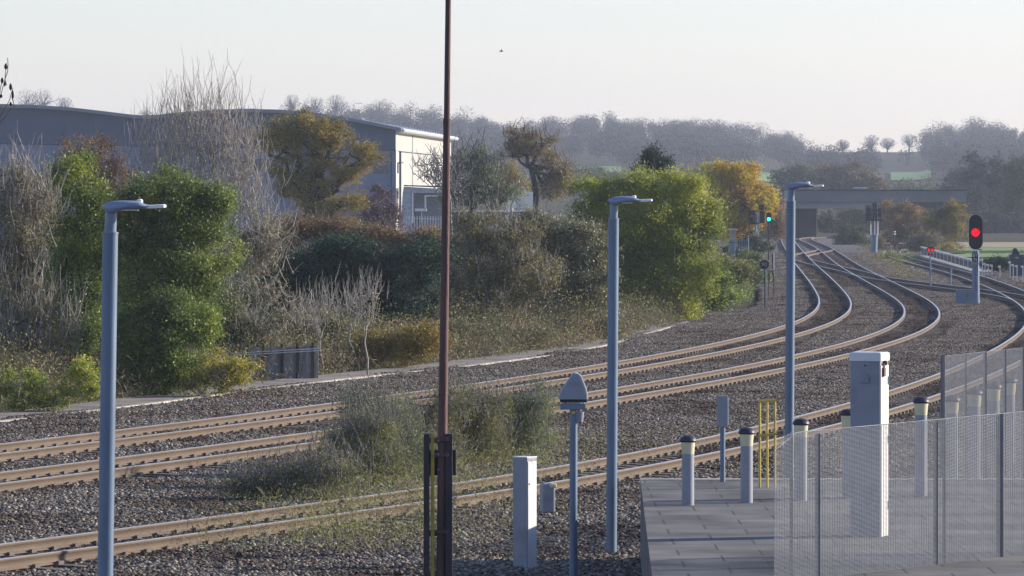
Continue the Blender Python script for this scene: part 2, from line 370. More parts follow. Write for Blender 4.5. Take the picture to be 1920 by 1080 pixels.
g_ = np_mesh('ground', V, np.concatenate([ii, ii+1, ii+nu+1, ii+nu], 1), soil_material(), smooth=True); tag(g_, kind='structure')
# big sheet to the horizon, just under it
big = MB().add([(-9000, -500, GZ-.6), (9000, -500, GZ-.6), (9000, 12000, GZ-.6), (-9000, 12000, GZ-.6)], [(0, 1, 2, 3)]).build('far_ground', soil_material()); tag(big, kind='structure')

def ballast_material(name='ballast_stone', stain=(1, 1, 1)):
    m, nt, out = new_mat(name); L = nt.links.new
    b = nd(nt, 'ShaderNodeBsdfPrincipled'); b.inputs['Roughness'].default_value = .85; b.inputs['Specular IOR Level'].default_value = .25
    g = nd(nt, 'ShaderNodeNewGeometry')
    r = ramp(nt, [(0, (.030, .024, .019)), (.35, (.092, .077, .062)), (.7, (.165, .142, .114)), (.92, (.27, .24, .195)), (1, (.43, .39, .32))]); L(g.outputs['Random Per Island'], r.inputs[0])
    n = nd(nt, 'ShaderNodeTexNoise'); n.inputs['Scale'].default_value = .35; n.inputs['Detail'].default_value = 4; L(g.outputs['Position'], n.inputs[0])
    r2 = ramp(nt, [(p_, tuple(a_*b_ for a_, b_ in zip(c_, stain))) for p_, c_ in ((.34, (.62, .50, .42)), (.48, (.95, .88, .82)), (.66, (1.2, 1.18, 1.18)))]); L(n.outputs[0], r2.inputs[0])
    mx = nd(nt, 'ShaderNodeMix', data_type='RGBA', blend_type='MULTIPLY'); mx.inputs[0].default_value = 1
    L(r.outputs[0], mx.inputs[6]); L(r2.outputs[0], mx.inputs[7]); L(mx.outputs[2], b.inputs['Base Color']); L(b.outputs[0], out.inputs[0]); return m
BM = ballast_material(); BMD = ballast_material('brake_dust_stained_stone', (.50, .42, .38))
def slab_material():
    m, nt, out = new_mat('platform_slabs'); L = nt.links.new
    b = nd(nt, 'ShaderNodeBsdfPrincipled'); b.inputs['Roughness'].default_value = .9
    tc = nd(nt, 'ShaderNodeTexCoord'); br = nd(nt, 'ShaderNodeTexBrick'); br.inputs['Scale'].default_value = 1; br.inputs['Brick Width'].default_value = .9; br.inputs['Row Height'].default_value = .9
    br.inputs['Mortar Size'].default_value = .015; br.inputs[1].default_value = (.15, .14, .13, 1); br.inputs[2].default_value = (.11, .105, .10, 1); br.inputs[3].default_value = (.045, .05, .03, 1)
    L(tc.outputs['Object'], br.inputs[0]); n = nd(nt, 'ShaderNodeTexNoise'); n.inputs['Scale'].default_value = .9; n.inputs['Detail'].default_value = 8; L(tc.outputs['Object'], n.inputs[0])
    r = ramp(nt, [(.38, (.5, .48, .44)), (.55, (1, 1, 1)), (.66, (1.35, 1.3, 1.2))]); L(n.outputs[0], r.inputs[0])
    mx = nd(nt, 'ShaderNodeMix', data_type='RGBA', blend_type='MULTIPLY'); mx.inputs[0].default_value = 1
    L(br.outputs[0], mx.inputs[6]); L(r.outputs[0], mx.inputs[7]); L(mx.outputs[2], b.inputs['Base Color']); L(b.outputs[0], out.inputs[0]); return m
def bed_material():
    m, nt, out = new_mat('ballast_bed'); L = nt.links.new
    b = nd(nt, 'ShaderNodeBsdfPrincipled'); b.inputs['Roughness'].default_value = .95
    tc = nd(nt, 'ShaderNodeTexCoord'); v = nd(nt, 'ShaderNodeTexVoronoi'); v.inputs['Scale'].default_value = 18; L(tc.outputs['Object'], v.inputs[0])
    s = nd(nt, 'ShaderNodeSeparateColor'); L(v.outputs['Color'], s.inputs[0])
    r = ramp(nt, [(0, (.03, .026, .028)), (.5, (.085, .074, .07)), (1, (.2, .18, .165))]); L(s.outputs[0], r.inputs[0]); L(r.outputs[0], b.inputs['Base Color'])
    bp = nd(nt, 'ShaderNodeBump'); bp.inputs['Distance'].default_value = .03; L(v.outputs['Distance'], bp.inputs['Height']); L(bp.outputs[0], b.inputs['Normal'])
    L(b.outputs[0], out.inputs[0]); return m
# bed sheet: left edge follows the walkway, then the outside of the far left track; right edge beyond the frame
PWx = [p.x for p in PW]; PWy = [p.y for p in PW]
def left_edge(y):
    if y < PWy[0]: return PWx[0]-(PWy[0]-y)*.33
    if y <= PWy[-1]: return float(np.interp(y, PWy, PWx))
    a = near_idx('A', y); base = CL['A'][0][a]-3.2; t = min(1, (y-PWy[-1])/30)
    return PWx[-1]*(1-t)+base*t if y < PWy[-1]+30 else base
def right_edge(y):
    if y < 290: return y*.125+3
    a = near_idx('C', min(y, 600)); c = CL['C'][0][a]
    return max(CL['C'][0][a]+6, 4) if y < 480 else CL['B'][0][near_idx('B', min(y, 655))]+5
ys = np.concatenate([np.arange(45, 300, 3.), np.arange(300, 662, 6.)]); V = []; nx = 14
for y in ys:
    l, r = left_edge(y), right_edge(y)
    for i in range(nx): V.append((l+(r-l)*i/(nx-1), y, -.215 if 0 < i < nx-1 else GZ-.05))
ii = (np.arange(len(ys)-1)[:, None]*nx+np.arange(nx-1)[None]).reshape(-1, 1)
bed = np_mesh('ballast_bed', np.array(V), np.concatenate([ii, ii+1, ii+nx+1, ii+nx], 1), bed_material()); tag(bed, kind='structure')
# loose stones: one object; its own geometry nodes repeat a patch of stones over its loose points
def stones(name, tile, n, size, pts, rots, bm_):
    ico_v = np.array([(0, 0, 1), (.894, 0, .447), (.276, .851, .447), (-.724, .526, .447), (-.724, -.526, .447), (.276, -.851, .447),
                      (.724, .526, -.447), (-.276, .851, -.447), (-.894, 0, -.447), (-.276, -.851, -.447), (.724, -.526, -.447), (0, 0, -1)])
    ico_f = np.array([(0, 1, 2), (0, 2, 3), (0, 3, 4), (0, 4, 5), (0, 5, 1), (1, 6, 2), (2, 7, 3), (3, 8, 4), (4, 9, 5), (5, 10, 1), (6, 7, 2), (7, 8, 3), (8, 9, 4), (9, 10, 5), (10, 6, 1)])
    V = []; Fc = []
    for i in range(n):
        c = np.array([RNG.uniform(-tile/2, tile/2), RNG.uniform(-tile/2, tile/2), RNG.uniform(-.01, .018)])
        s = size*RNG.uniform(.6, 1.35)*np.array([RNG.uniform(.7, 1.3), RNG.uniform(.7, 1.3), RNG.uniform(.55, 1)])
        q, _ = np.linalg.qr(RNG.normal(size=(3, 3))); v = (ico_v*RNG.uniform(.75, 1.25, (12, 1)))@q*s+c
        Fc.append(ico_f+len(V)*12); V.append(v)
    V = np.concatenate(V); Fc = np.concatenate(Fc); nv = len(V); P = np.array(pts)
    me = bpy.data.meshes.new(name); me.vertices.add(nv+len(P)); me.vertices.foreach_set('co', np.concatenate([V, P]).astype(np.float32).ravel())
    me.loops.add(Fc.size); me.loops.foreach_set('vertex_index', Fc.astype(np.int32).ravel())
    me.polygons.add(len(Fc)); me.polygons.foreach_set('loop_start', np.arange(0, Fc.size, 3, dtype=np.int32)); me.polygons.foreach_set('loop_total', np.full(len(Fc), 3, np.int32))
    me.update(calc_edges=True)
    a = me.attributes.new('is_spot', 'BOOLEAN', 'POINT'); a.data.foreach_set('value', np.concatenate([np.zeros(nv, bool), np.ones(len(P), bool)]))
    a = me.attributes.new('spin', 'FLOAT_VECTOR', 'POINT'); a.data.foreach_set('vector', np.concatenate([np.zeros((nv, 3)), rots]).astype(np.float32).ravel())
    o = link_mesh(name, me, bm_); tag(o, kind='stuff')
    ng = bpy.data.node_groups.new('spread_stones', 'GeometryNodeTree'); ng.interface.new_socket('Geometry', in_out='INPUT', socket_type='NodeSocketGeometry')
    ng.interface.new_socket('Geometry', in_out='OUTPUT', socket_type='NodeSocketGeometry')
    N = ng.nodes.new; gi, go, sp, ip = N('NodeGroupInput'), N('NodeGroupOutput'), N('GeometryNodeSeparateGeometry'), N('GeometryNodeInstanceOnPoints')
    na = N('GeometryNodeInputNamedAttribute'); na.data_type = 'BOOLEAN'; na.inputs[0].default_value = 'is_spot'
    nr = N('GeometryNodeInputNamedAttribute'); nr.data_type = 'FLOAT_VECTOR'; nr.inputs[0].default_value = 'spin'
    sp.domain = 'POINT'; K = ng.links.new
    K(gi.outputs[0], sp.inputs[0]); K([x for x in na.outputs if x.enabled][0], sp.inputs['Selection'])
    K(sp.outputs['Selection'], ip.inputs['Points']); K(sp.outputs['Inverted'], ip.inputs['Instance'])
    try:
        er = N('FunctionNodeEulerToRotation'); K([x for x in nr.outputs if x.enabled][0], er.inputs[0]); K(er.outputs[0], ip.inputs['Rotation'])
    except Exception: K([x for x in nr.outputs if x.enabled][0], ip.inputs['Rotation'])
    K(ip.outputs[0], go.inputs[0]); md = o.modifiers.new('spread', 'NODES'); md.node_group = ng
    return o
def spots(y0, y1, step):
    P = []
    for y in np.arange(y0, y1, step):
        l = max(left_edge(y)+step*.3, -.105*y-1); r = min(right_edge(y)-step*.3, .105*y+1)
        for x in np.arange(l, r, step): P.append((x+RNG.uniform(-.1, .1), y+RNG.uniform(-.1, .1), -.200+RNG.uniform(-.008, .022)+.02*math.sin(x*.7+y*.23)))
    P = np.array(P); R = np.zeros((len(P), 3)); R[:, 2] = RNG.integers(0, 4, len(P))*PI/2+RNG.uniform(-.1, .1, len(P)); return P, R
def in_track(P):
    m = np.zeros(len(P), bool)
    for k_ in 'ABC':
        X, Y, T = CL[k_]; o_ = np.argsort(Y); m |= np.abs(P[:, 0]-np.interp(P[:, 1], Y[o_], X[o_]))*np.cos(np.interp(P[:, 1], Y[o_], T[o_])) < .95
    return m
P, R = spots(58, 290, 1.1); k_ = in_track(P); P[k_, 2] -= .006
stones('ballast_stones', 1.35, 760, .033, P[~k_], R[~k_], BM); stones('stained_ballast_stones', 1.35, 760, .033, P[k_], R[k_], BMD)
P, R = spots(290, 480, 1.7); k_ = in_track(P); P[k_, 2] -= .006
stones('distant_ballast_stones', 2.0, 700, .050, P[~k_], R[~k_], BM); stones('distant_stained_stones', 2.0, 700, .050, P[k_], R[k_], BMD)

# walkway with its pale edge
mb = MB(); me_ = MB()
rng_ = [PW[0]]
for i in range(len(PW)-1):
    for t in (.25, .5, .75, 1): rng_.append(PW[i].lerp(PW[i+1], t))
r1 = []; r2 = []
for i, p in enumerate(rng_):
    a = rng_[max(0, i-1)]; b = rng_[min(len(rng_)-1, i+1)]; d = (b-a).normalized(); n = Vector((-d.y, d.x, 0)); w = 1.6 if i < len(rng_)-3 else 1.5
    r1.append([p+Vector((0, 0, -.1)), p+n*w+Vector((0, 0, -.1)), p+n*w+Vector((0, 0, .14)), p+Vector((0, 0, .14))])
    r2.append([p-n*.16+Vector((0, 0, -.12)), p+Vector((0, 0, -.12)), p+Vector((0, 0, .155)), p-n*.16+Vector((0, 0, .155))])
mb.loft(r1); me_.loft(r2)
wk = mb.build('walkway', mat('walkway_tarmac', (.21, .18, .15), .95, 0, .3, .8, .5)); tag(wk, kind='structure')
ke = me_.build('walkway_kerb', mat('pale_kerb', (.40, .355, .29), .9, 0, .35, 5, .5, c2=(.16, .135, .11))); tag(ke, kind='structure')

# ---------------------------------------------------------------- undergrowth along the bank (nobody could count it)
def bank_points(n, d0, d1, x0, x1):
    px = RNG.uniform(x0, x1, n); ye = np.interp(px, [a for a, _ in PATH]+[1350, 1480], [b for _, b in PATH]+[590, 545]); De = F*(H-GZ)/(ye-YH)
    D = De+7.6+d0+(d1-d0)*RNG.uniform(0, 1, n)**1.3
    keep = ~((px > 448) & (px < 606) & (D < 146)) | (RNG.uniform(0, 1, n) < .45); px, D = px[keep], D[keep]
    return np.stack([(px-CX)*D/F, D, np.full(len(D), GZ)], 1)
def undergrowth(name, n, d0, d1, h0, h1, lm, ls, x0=-60, x1=1300, k=26, spread=.3, aspect=.5, up=0.):
    n = int(n*1.5); B = bank_points(n, d0, d1, x0, x1); n = len(B); hh = 1.2*RNG.uniform(h0, h1, n)*(.5+.9*(np.sin(B[:, 0]*.9)*np.sin(B[:, 1]*.31+1)+1)/2)
    C = np.repeat(B, k, 0); C += RNG.normal(size=C.shape)*np.array([spread, spread*1.5, 0]); C[:, 2] += np.repeat(hh, k)*RNG.uniform(0, 1, len(C))**.8
    V, Fc = leaves(C, ls, aspect, up); o = np_mesh(name, V, Fc, lm); tag(o, kind='stuff'); return o
undergrowth('bank_undergrowth', 4200, 0, 30, .2, 1.1, L_under, .085)
undergrowth('bank_brambles', 2400, 1, 45, .3, 1.5, L_under, .085)
undergrowth('bank_dead_leaves', 2200, 0, 35, .2, 1.2, L_brown, .08)
undergrowth('bank_dry_stalks', 2300, -3, 28, .2, 1.1, L_straw, .34, k=8, aspect=.05, up=.6)
undergrowth('weedy_edge', 700, -2, 6, .05, .25, L_weed, .06, k=14)
undergrowth('bank_ivy_patches', 350, 4, 40, .3, 1.3, L_ivy, .07, k=60, spread=.45)
undergrowth('grass_bank', 900, 5, 90, .2, .8, L_green, .09, 1290, 1400, k=22)
undergrowth('grass_bank_far', 1200, 60, 260, .2, .7, L_scrub, .11, 1300, 1400, k=20)

# ---------------------------------------------------------------- left bank trees and shrubs
def by(y): return gd(y, GZ)
plant('bare_scrub', 'tangle of bare pale stems filling the left edge of the photo', 'bush', 131, (45, 745), [(10, 420, 55, 110), (60, 400, 60, 90), (30, 560, 70, 110), (95, 620, 55, 80), (20, 650, 60, 60)],
      L_scrub, M['bark'], nleaf=16000, lsize=.055, nclump=230, cr=.26, trunk=.05, stems=11, twig=.010, shoots=(4, 1.0, .25), fork=.9, twigs=2)
plant('green_bush', 'yellow-green leafy bush left of the big dark green bush, behind the left lamp post', 'bush', 137, (150, 735), [(150, 345, 62, 52), (120, 420, 50, 70), (180, 450, 60, 90), (150, 560, 75, 90), (120, 640, 60, 60)],
      L_green, M['barkdark'], nleaf=30000, lsize=.065, nclump=150, cr=.24, trunk=.07, stems=3, fork=.6)
plant('big_green_bush', 'tallest dense dark green bush, just right of the left lamp post', 'bush', 133, (305, 742), [(310, 365, 85, 58), (385, 400, 62, 65), (250, 420, 60, 70), (350, 470, 105, 70), (290, 540, 95, 75), (370, 545, 72, 62), (260, 610, 55, 65)],
      L_darkgreen, M['barkdark'], nleaf=75000, lsize=.06, nclump=330, cr=.23, trunk=.10, stems=3, fork=.5)
plant('light_green_bush', 'lighter yellow-green leafy bush under the big dark green bush', 'bush', 131, (300, 745), [(310, 595, 90, 55), (300, 640, 88, 60), (355, 600, 60, 55), (240, 620, 40, 60), (255, 680, 50, 50), (320, 690, 70, 42), (290, 715, 60, 28)],
      L_green, M['barkdark'], nleaf=36000, lsize=.06, nclump=190, cr=.22, trunk=.06, stems=4, fork=.5)
plant('yellow_bush', 'low yellow-leaved bush on the bank right under the big green bush', 'bush', 130, (420, 748), [(410, 690, 45, 42), (450, 700, 35, 35), (370, 710, 30, 28)],
      leaf_mat('leaf_yellow', G_((.05, .05, .015), (.11, .10, .02), (.20, .17, .025), (.26, .2, .03)), 1), M['bark'], nleaf=5500, lsize=.055, nclump=50, cr=.16, trunk=.02, stems=4)
plant('yellow_shrub', 'small shrub with bright yellow leaves at the foot of the left bushes', 'bush', 121, (110, 785), [(40, 730, 55, 40), (90, 745, 45, 30), (150, 710, 35, 35), (175, 740, 20, 20)],
      L_yg, M['bark'], nleaf=6500, lsize=.055, nclump=55, cr=.15, trunk=.02, stems=5)
plant('bare_ash_tree', 'tall bare tree with many upright twigs rising above the wavy warehouse roof', 'tree', 185, (372, 640), [(330, 290, 70, 80), (400, 270, 80, 90), (450, 320, 55, 80), (290, 330, 50, 60), (370, 380, 90, 60), (470, 400, 50, 60)],
      None, M['bark'], nleaf=0, nclump=230, cr=.5, trunk=.13, nsub=9, twig=.012, shoots=(4, 1.6, .24), fork=.55, twigs=1, stems=3)
plant('bare_shrub', 'pale bare shrub with curling branches between the big green bush and the dark ivy', 'bush', 152, (500, 700), [(480, 520, 45, 60), (450, 600, 50, 50), (530, 590, 50, 60), (500, 440, 50, 60)],
      L_scrub, M['bark'], nleaf=5000, lsize=.05, nclump=110, cr=.28, trunk=.06, stems=4, twig=.013, shoots=(2, .7, .6), fork=.6)
plant('brown_tree', 'rust-brown twiggy tree in front of the left part of the warehouse', 'tree', 230, (170, 570), [(165, 290, 60, 42), (205, 330, 48, 42), (135, 335, 42, 45), (190, 390, 60, 50)],
      L_brown, M['barkred'], nleaf=14000, lsize=.07, nclump=150, cr=.28, trunk=.14, twig=.014, shoots=(2, .7, .5))
plant('oak_tree', 'olive-yellow oak with lobed crown in front of the warehouse corner', 'tree', 330, (598, 520), [(560, 232, 62, 27), (625, 255, 48, 30), (675, 295, 42, 28), (530, 275, 48, 30), (600, 300, 55, 30), (650, 330, 38, 18), (545, 330, 42, 30), (645, 378, 48, 28), (600, 395, 45, 22), (500, 250, 30, 25), (565, 365, 45, 26), (610, 345, 40, 24), (560, 415, 42, 22), (640, 412, 45, 18), (590, 265, 45, 24)],
      L_oak, M['barkdark'], nleaf=34000, lsize=.12, nclump=230, cr=.38, trunk=.30, twig=.025, fork=.85, lean=(592, 380), shell=.45)
plant('purple_bush', 'dark purple-brown rounded bush at the foot of the warehouse corner', 'bush', 345, (705, 520), [(705, 385, 36, 38), (690, 420, 42, 35), (735, 410, 20, 28)],
      L_purple, M['barkred'], nleaf=12000, lsize=.11, nclump=80, cr=.32, trunk=.12, stems=3)
plant('ivy_tree', 'bare tree with grey-green ivy just right of the tall rust mast', 'tree', 385, (887, 510), [(885, 310, 42, 42), (850, 340, 42, 40), (920, 335, 38, 40), (880, 375, 58, 28), (945, 370, 28, 25)],
      L_grey, M['barkdark'], nleaf=8500, lsize=.12, nclump=150, cr=.4, trunk=.28, twig=.032, shoots=(2, 1.6, .5), fork=1.2, lean=(886, 350))
plant('bare_tree', 'small bare pale tree in front of the cream warehouse wall, beside the rust mast', 'tree', 370, (835, 510), [(812, 310, 30, 24), (840, 340, 35, 28), (800, 330, 22, 20)],
      None, M['barkgrey'], nleaf=0, nclump=42, cr=.35, trunk=.13, twig=.03, shoots=(3, 1.3, .6), lean=(845, 380))
plant('twisted_oak', 'brown oak with a dark twisted trunk, right of the ivy tree', 'tree', 400, (1018, 500), [(975, 262, 34, 24), (1010, 275, 36, 26), (1040, 310, 34, 30), (960, 285, 22, 20), (1030, 350, 30, 26), (1055, 340, 22, 22)],
      leaf_mat('leaf_bronze', G_((.045, .035, .022), (.085, .065, .035), (.14, .10, .04), (.18, .14, .04)), .4), M['barkdark'], nleaf=9500, lsize=.13, nclump=140, cr=.4, trunk=.27, twig=.035, shoots=(1, 1., .6), lean=(996, 315), fork=.9)
plant('olive_tree_crown', 'thin olive tree between the ivy tree and the twisted oak', 'tree', 430, (965, 500), [(945, 320, 26, 24), (960, 345, 30, 24)], L_oak, M['barkgrey'], nleaf=2600, lsize=.13, nclump=50, cr=.4, trunk=.15, twig=.03)
plant('backing_thicket', 'dark mixed thicket behind the leafy bushes at the left', 'bush', 168, (230, 665), [(20, 520, 60, 70), (120, 500, 70, 70), (230, 520, 70, 80), (430, 560, 60, 60), (60, 600, 70, 60), (480, 620, 60, 40), (190, 590, 70, 60)],
      L_ivy, M['barkgrey'], nleaf=36000, lsize=.085, nclump=220, cr=.34, trunk=.07, stems=7, shoots=(2, .9, .3), twig=.012)
plant('mixed_scrub', 'brownish olive scrub filling the gap right of the big green bush', 'bush', 148, (450, 712), [(440, 640, 50, 45), (490, 660, 45, 35), (420, 580, 35, 50)],
      L_under, M['bark'], nleaf=15000, lsize=.06, nclump=110, cr=.24, trunk=.03, stems=7, shoots=(3, .6, .4), twig=.010)
plant('low_olive_bush', 'low olive bush at the back of the bank between mast and middle lamp post', 'bush', 170, (880, 675), [(860, 640, 55, 30), (930, 645, 55, 28), (990, 640, 50, 26)],
      L_under, M['barkgrey'], nleaf=15000, lsize=.065, nclump=110, cr=.25, trunk=.03, stems=7, shoots=(2, .5, .4))
plant('low_brown_bush', 'low brown bush at the foot of the thicket left of the middle lamp post', 'bush', 183, (1080, 655), [(1060, 630, 55, 26), (1120, 622, 50, 26)],
      L_scrub, M['barkgrey'], nleaf=12000, lsize=.07, nclump=90, cr=.25, trunk=.03, stems=7, shoots=(2, .5, .4))
# dense middle hedge
plant('ivy_thicket', 'dark green ivy thicket in the middle of the hedge, left of the rust mast', 'bush', 172, (640, 655), [(640, 480, 85, 34), (560, 510, 70, 45), (710, 510, 85, 45), (620, 550, 90, 45), (700, 570, 60, 45), (520, 560, 50, 50), (790, 490, 50, 50), (770, 560, 60, 50)],
      L_ivy, M['barkdark'], nleaf=60000, lsize=.075, nclump=240, cr=.3, trunk=.08, stems=6, shoots=(1, .5, .4), twigs=1)
plant('brown_thicket', 'brownish twiggy thicket on top of the dark ivy, left of the rust mast', 'bush', 186, (640, 640), [(520, 440, 60, 28), (600, 432, 60, 20), (680, 442, 65, 18), (760, 448, 60, 20), (480, 470, 40, 40), (820, 470, 50, 40)],
      L_brown, M['barkgrey'], nleaf=26000, lsize=.075, nclump=200, cr=.28, trunk=.06, stems=8, shoots=(2, .6, .3), fork=.95)
plant('grey_thicket', 'grey-brown twiggy thicket just right of the rust mast', 'bush', 180, (920, 668), [(880, 435, 50, 40), (950, 440, 60, 35), (890, 510, 70, 60), (980, 510, 70, 55), (860, 580, 60, 50), (930, 600, 70, 50)],
      L_scrub, M['bark'], nleaf=34000, lsize=.07, nclump=260, cr=.27, trunk=.06, stems=9, shoots=(3, .7, .3), twig=.012, fork=.8)
plant('leafy_thicket', 'mottled grey-green and brown thicket left of the middle lamp post', 'bush', 188, (1060, 655), [(1040, 450, 60, 40), (1100, 470, 50, 50), (1040, 530, 75, 50), (1110, 560, 60, 60), (1000, 590, 60, 45), (1070, 610, 70, 35), (1000, 420, 40, 25)],
      leaf_mat('leaf_mottled', G_((.035, .03, .022), (.065, .06, .032), (.10, .10, .05), (.26, .25, .16)), .8, .25, .5, .65), M['barkgrey'], nleaf=50000, lsize=.08, nclump=240, cr=.27, trunk=.06, stems=7, shoots=(2, .6, .3), fork=.8)
plant('olive_scrub', 'olive and brown leafy scrub above the grey plank fence', 'bush', 160, (560, 690), [(520, 620, 60, 26), (590, 610, 50, 30), (640, 640, 40, 35), (470, 640, 40, 25)],
      L_weed, M['bark'], nleaf=14000, lsize=.06, nclump=110, cr=.24, trunk=.03, stems=6, shoots=(2, .5, .5))
plant('russet_scrub', 'russet and gold scrub on the bank between the saplings and the rust mast', 'bush', 152, (740, 705), [(690, 660, 45, 35), (750, 650, 50, 32), (800, 640, 45, 35), (640, 680, 35, 28)],
      L_oak, M['barkred'], nleaf=13000, lsize=.055, nclump=120, cr=.22, trunk=.03, stems=7, shoots=(2, .5, .4))
for i, (x, yt, yb, lab) in enumerate(((604, 560, 706, 'leftmost pale leaning sapling, right by the end of the plank fence'), (690, 540, 712, 'taller pale sapling standing alone right of the plank fence'),
                                      (575, 560, 690, 'thin pale sapling in front of the plank fence'), (660, 550, 700, 'thin grey sapling behind the two pale ones'))):
    D = by(yb); plant('sapling', lab, 'tree', D, (x, yb), [(x-12, yt+35, 22, 35), (x+10, yt+25, 20, 40)], None, M['bark'], nleaf=0, nclump=26, cr=.2, trunk=.028, twig=.009, shoots=(2, .7, .2), fork=.9,
          group='bare saplings on the bank', lean=(x-4, (yt+yb)/2))
# willow-like yellow-green mass
plant('willow_bush', 'big bright yellow-green bush right of the middle lamp post', 'bush', 212, (1200, 622), [(1110, 365, 45, 32), (1180, 350, 55, 30), (1250, 350, 60, 38), (1300, 370, 40, 40), (1110, 430, 45, 45), (1190, 430, 70, 55), (1270, 440, 70, 60), (1320, 430, 30, 50), (1200, 520, 70, 55), (1270, 530, 60, 55), (1230, 580, 75, 30), (1150, 500, 40, 50), (1150, 390, 60, 45), (1225, 400, 75, 55), (1130, 470, 55, 50), (1310, 510, 40, 55), (1330, 400, 25, 40), (1160, 560, 55, 45), (1230, 480, 80, 50)],
      L_yg, M['bark'], nleaf=105000, lsize=.085, nclump=520, cr=.34, trunk=.10, stems=6, shoots=(1, .8, .3), fork=.6)
plant('dark_evergreen', 'dark evergreen tip poking above the yellow-green bush', 'tree', 260, (1225, 560), [(1222, 305, 20, 26), (1245, 320, 25, 20), (1205, 325, 18, 18)], L_ivy, M['barkdark'], nleaf=5000, lsize=.11, nclump=50, cr=.25, trunk=.12, shoots=(2, .8, .3))
plant('orange_tree', 'orange autumn tree between the yellow-green bush and the green signal', 'tree', 430, (1392, 492), [(1345, 325, 42, 22), (1390, 330, 38, 26), (1365, 365, 48, 32), (1405, 385, 42, 40), (1375, 420, 36, 28), (1438, 375, 18, 30)],
      L_orange, M['barkdark'], nleaf=30000, lsize=.15, nclump=190, cr=.42, trunk=.3, twig=.03)
plant('brown_bush', 'brownish bush left of the bridge end, behind the green signal', 'bush', 520, (1452, 462), [(1448, 395, 20, 40), (1460, 430, 16, 22)], L_brown, M['barkgrey'], nleaf=6000, lsize=.15, nclump=60, cr=.5, trunk=.1, stems=3)
for (D, bx_, lobes, lm, lab, nl) in ((228, 1345, [(1320, 560, 40, 30), (1350, 545, 32, 35)], L_green, 'rounded green bush at the end of the walkway', 9000),
        (262, 1385, [(1360, 510, 32, 30), (1390, 520, 26, 28)], L_weed, 'olive bush below the palisade fence', 6500),
        (300, 1420, [(1405, 500, 24, 30), (1425, 520, 20, 18)], L_grey, 'grey-green bush beside the round speed sign', 4000),
        (400, 1400, [(1420, 462, 30, 16), (1380, 478, 30, 16)], L_fargreen, 'dark green low bush in front of the signal backs', 4500)):
    plant('bank_bush', lab, 'bush', D, (bx_, YH+F*(H-GZ)/D), lobes, lm, M['barkdark'], nleaf=nl, lsize=.09*D/240, nclump=50, cr=.26, trunk=.04, stems=4, group='low bushes on the far bank')

# ---------------------------------------------------------------- weeds between the second track and the near track
for (D, x, lobes, lm, lab, nl) in ((86, 560, [(520, 905, 90, 30), (620, 890, 70, 35), (450, 920, 60, 16)], L_weed, 'lowest leftmost straggly weed bush on the ballast strip', 6500),
        (90, 680, [(650, 850, 60, 50), (720, 870, 70, 45), (690, 810, 50, 40)], L_weed, 'straggly weed bush a little left of the mast base', 9500),
        (94, 700, [(680, 760, 50, 30), (730, 800, 70, 50), (760, 840, 60, 50)], L_grey, 'tall straggly bush touching the left side of the mast base', 10500),
        (97, 800, [(790, 790, 60, 50), (810, 850, 65, 55), (850, 760, 50, 35)], L_weed, 'bush directly behind the mast base', 9500),
        (98, 890, [(890, 820, 65, 60), (900, 765, 60, 36), (900, 870, 70, 30)], L_weed, 'olive bush just right of the mast base', 11500),
        (99, 980, [(970, 800, 65, 55), (1000, 755, 50, 36), (950, 850, 70, 36)], L_grey, 'rightmost weed bush, left of the hooded post', 11500)):
    plant('weed_bush', lab, 'bush', D, (x, YH+F*(H-GZ)/D), lobes, lm, M['barkgrey'], nleaf=int(nl*.9), lsize=.045, nclump=130, cr=.20, aspect=.3, trunk=.016, stems=10, twig=.0065, shoots=(3, .42, .5), fork=.5, group='straggly bushes growing on the ballast')
def strip_weeds(name, n, lm, ls, k, h, asp=.3, up=.2):
    D = RNG.uniform(72, 108, n); px = 760+(D-88)*9+RNG.normal(size=n)*150; Y = D; X = (px-CX)*D/F
    C = np.repeat(np.stack([X, Y, np.full(n, -.2)], 1), k, 0); C += RNG.normal(size=C.shape)*np.array([.12, .12, 0]); C[:, 2] += RNG.uniform(0, h, len(C))
    V, Fc = leaves(C, ls, asp, up); o = np_mesh(name, V, Fc, lm); tag(o, kind='stuff')
strip_weeds('ballast_weeds', 1500, L_weed, .05, 22, .32)
strip_weeds('ballast_dry_grass', 420, L_straw, .2, 9, .3, .05, .8)

# ---------------------------------------------------------------- far bushes by the bridge
for (D, bx_, lobes, lm, tm, lab, nl) in ((525, 1690, [(1680, 400, 38, 26), (1715, 420, 42, 34), (1690, 445, 45, 26)], L_brown, M['barkred'], 'reddish twiggy bush in front of the bridge, right of the signal gantry', 14000),
        (505, 1765, [(1760, 415, 34, 30), (1790, 410, 26, 34), (1775, 450, 45, 24)], L_oak, M['barkgrey'], 'yellow-green bush in front of the bridge, left of the tall red signal', 15000),
        (560, 1600, [(1600, 442, 26, 22), (1585, 455, 22, 14), (1618, 460, 20, 16)], L_fargreen, M['barkdark'], 'dark low bush under the bridge, left of the signal gantry', 7000),
        (430, 1700, [(1690, 492, 40, 9), (1672, 488, 22, 10)], L_yg, M['bark'], 'low yellow-green bush between the second track and the siding', 5000),
        (500, 1730, [(1735, 455, 40, 18), (1650, 462, 16, 12)], L_scrub, M['barkgrey'], 'dull scrub behind the red ground signal', 6000)):
    plant('trackside_bush', lab, 'bush', D, (bx_, YH+F*(H-GZ)/D), lobes, lm, tm, nleaf=nl, lsize=.15*D/520, nclump=90, cr=.36, trunk=.08, stems=4, twig=.02, shoots=(1, .8, .4), group='bushes around the bridge')
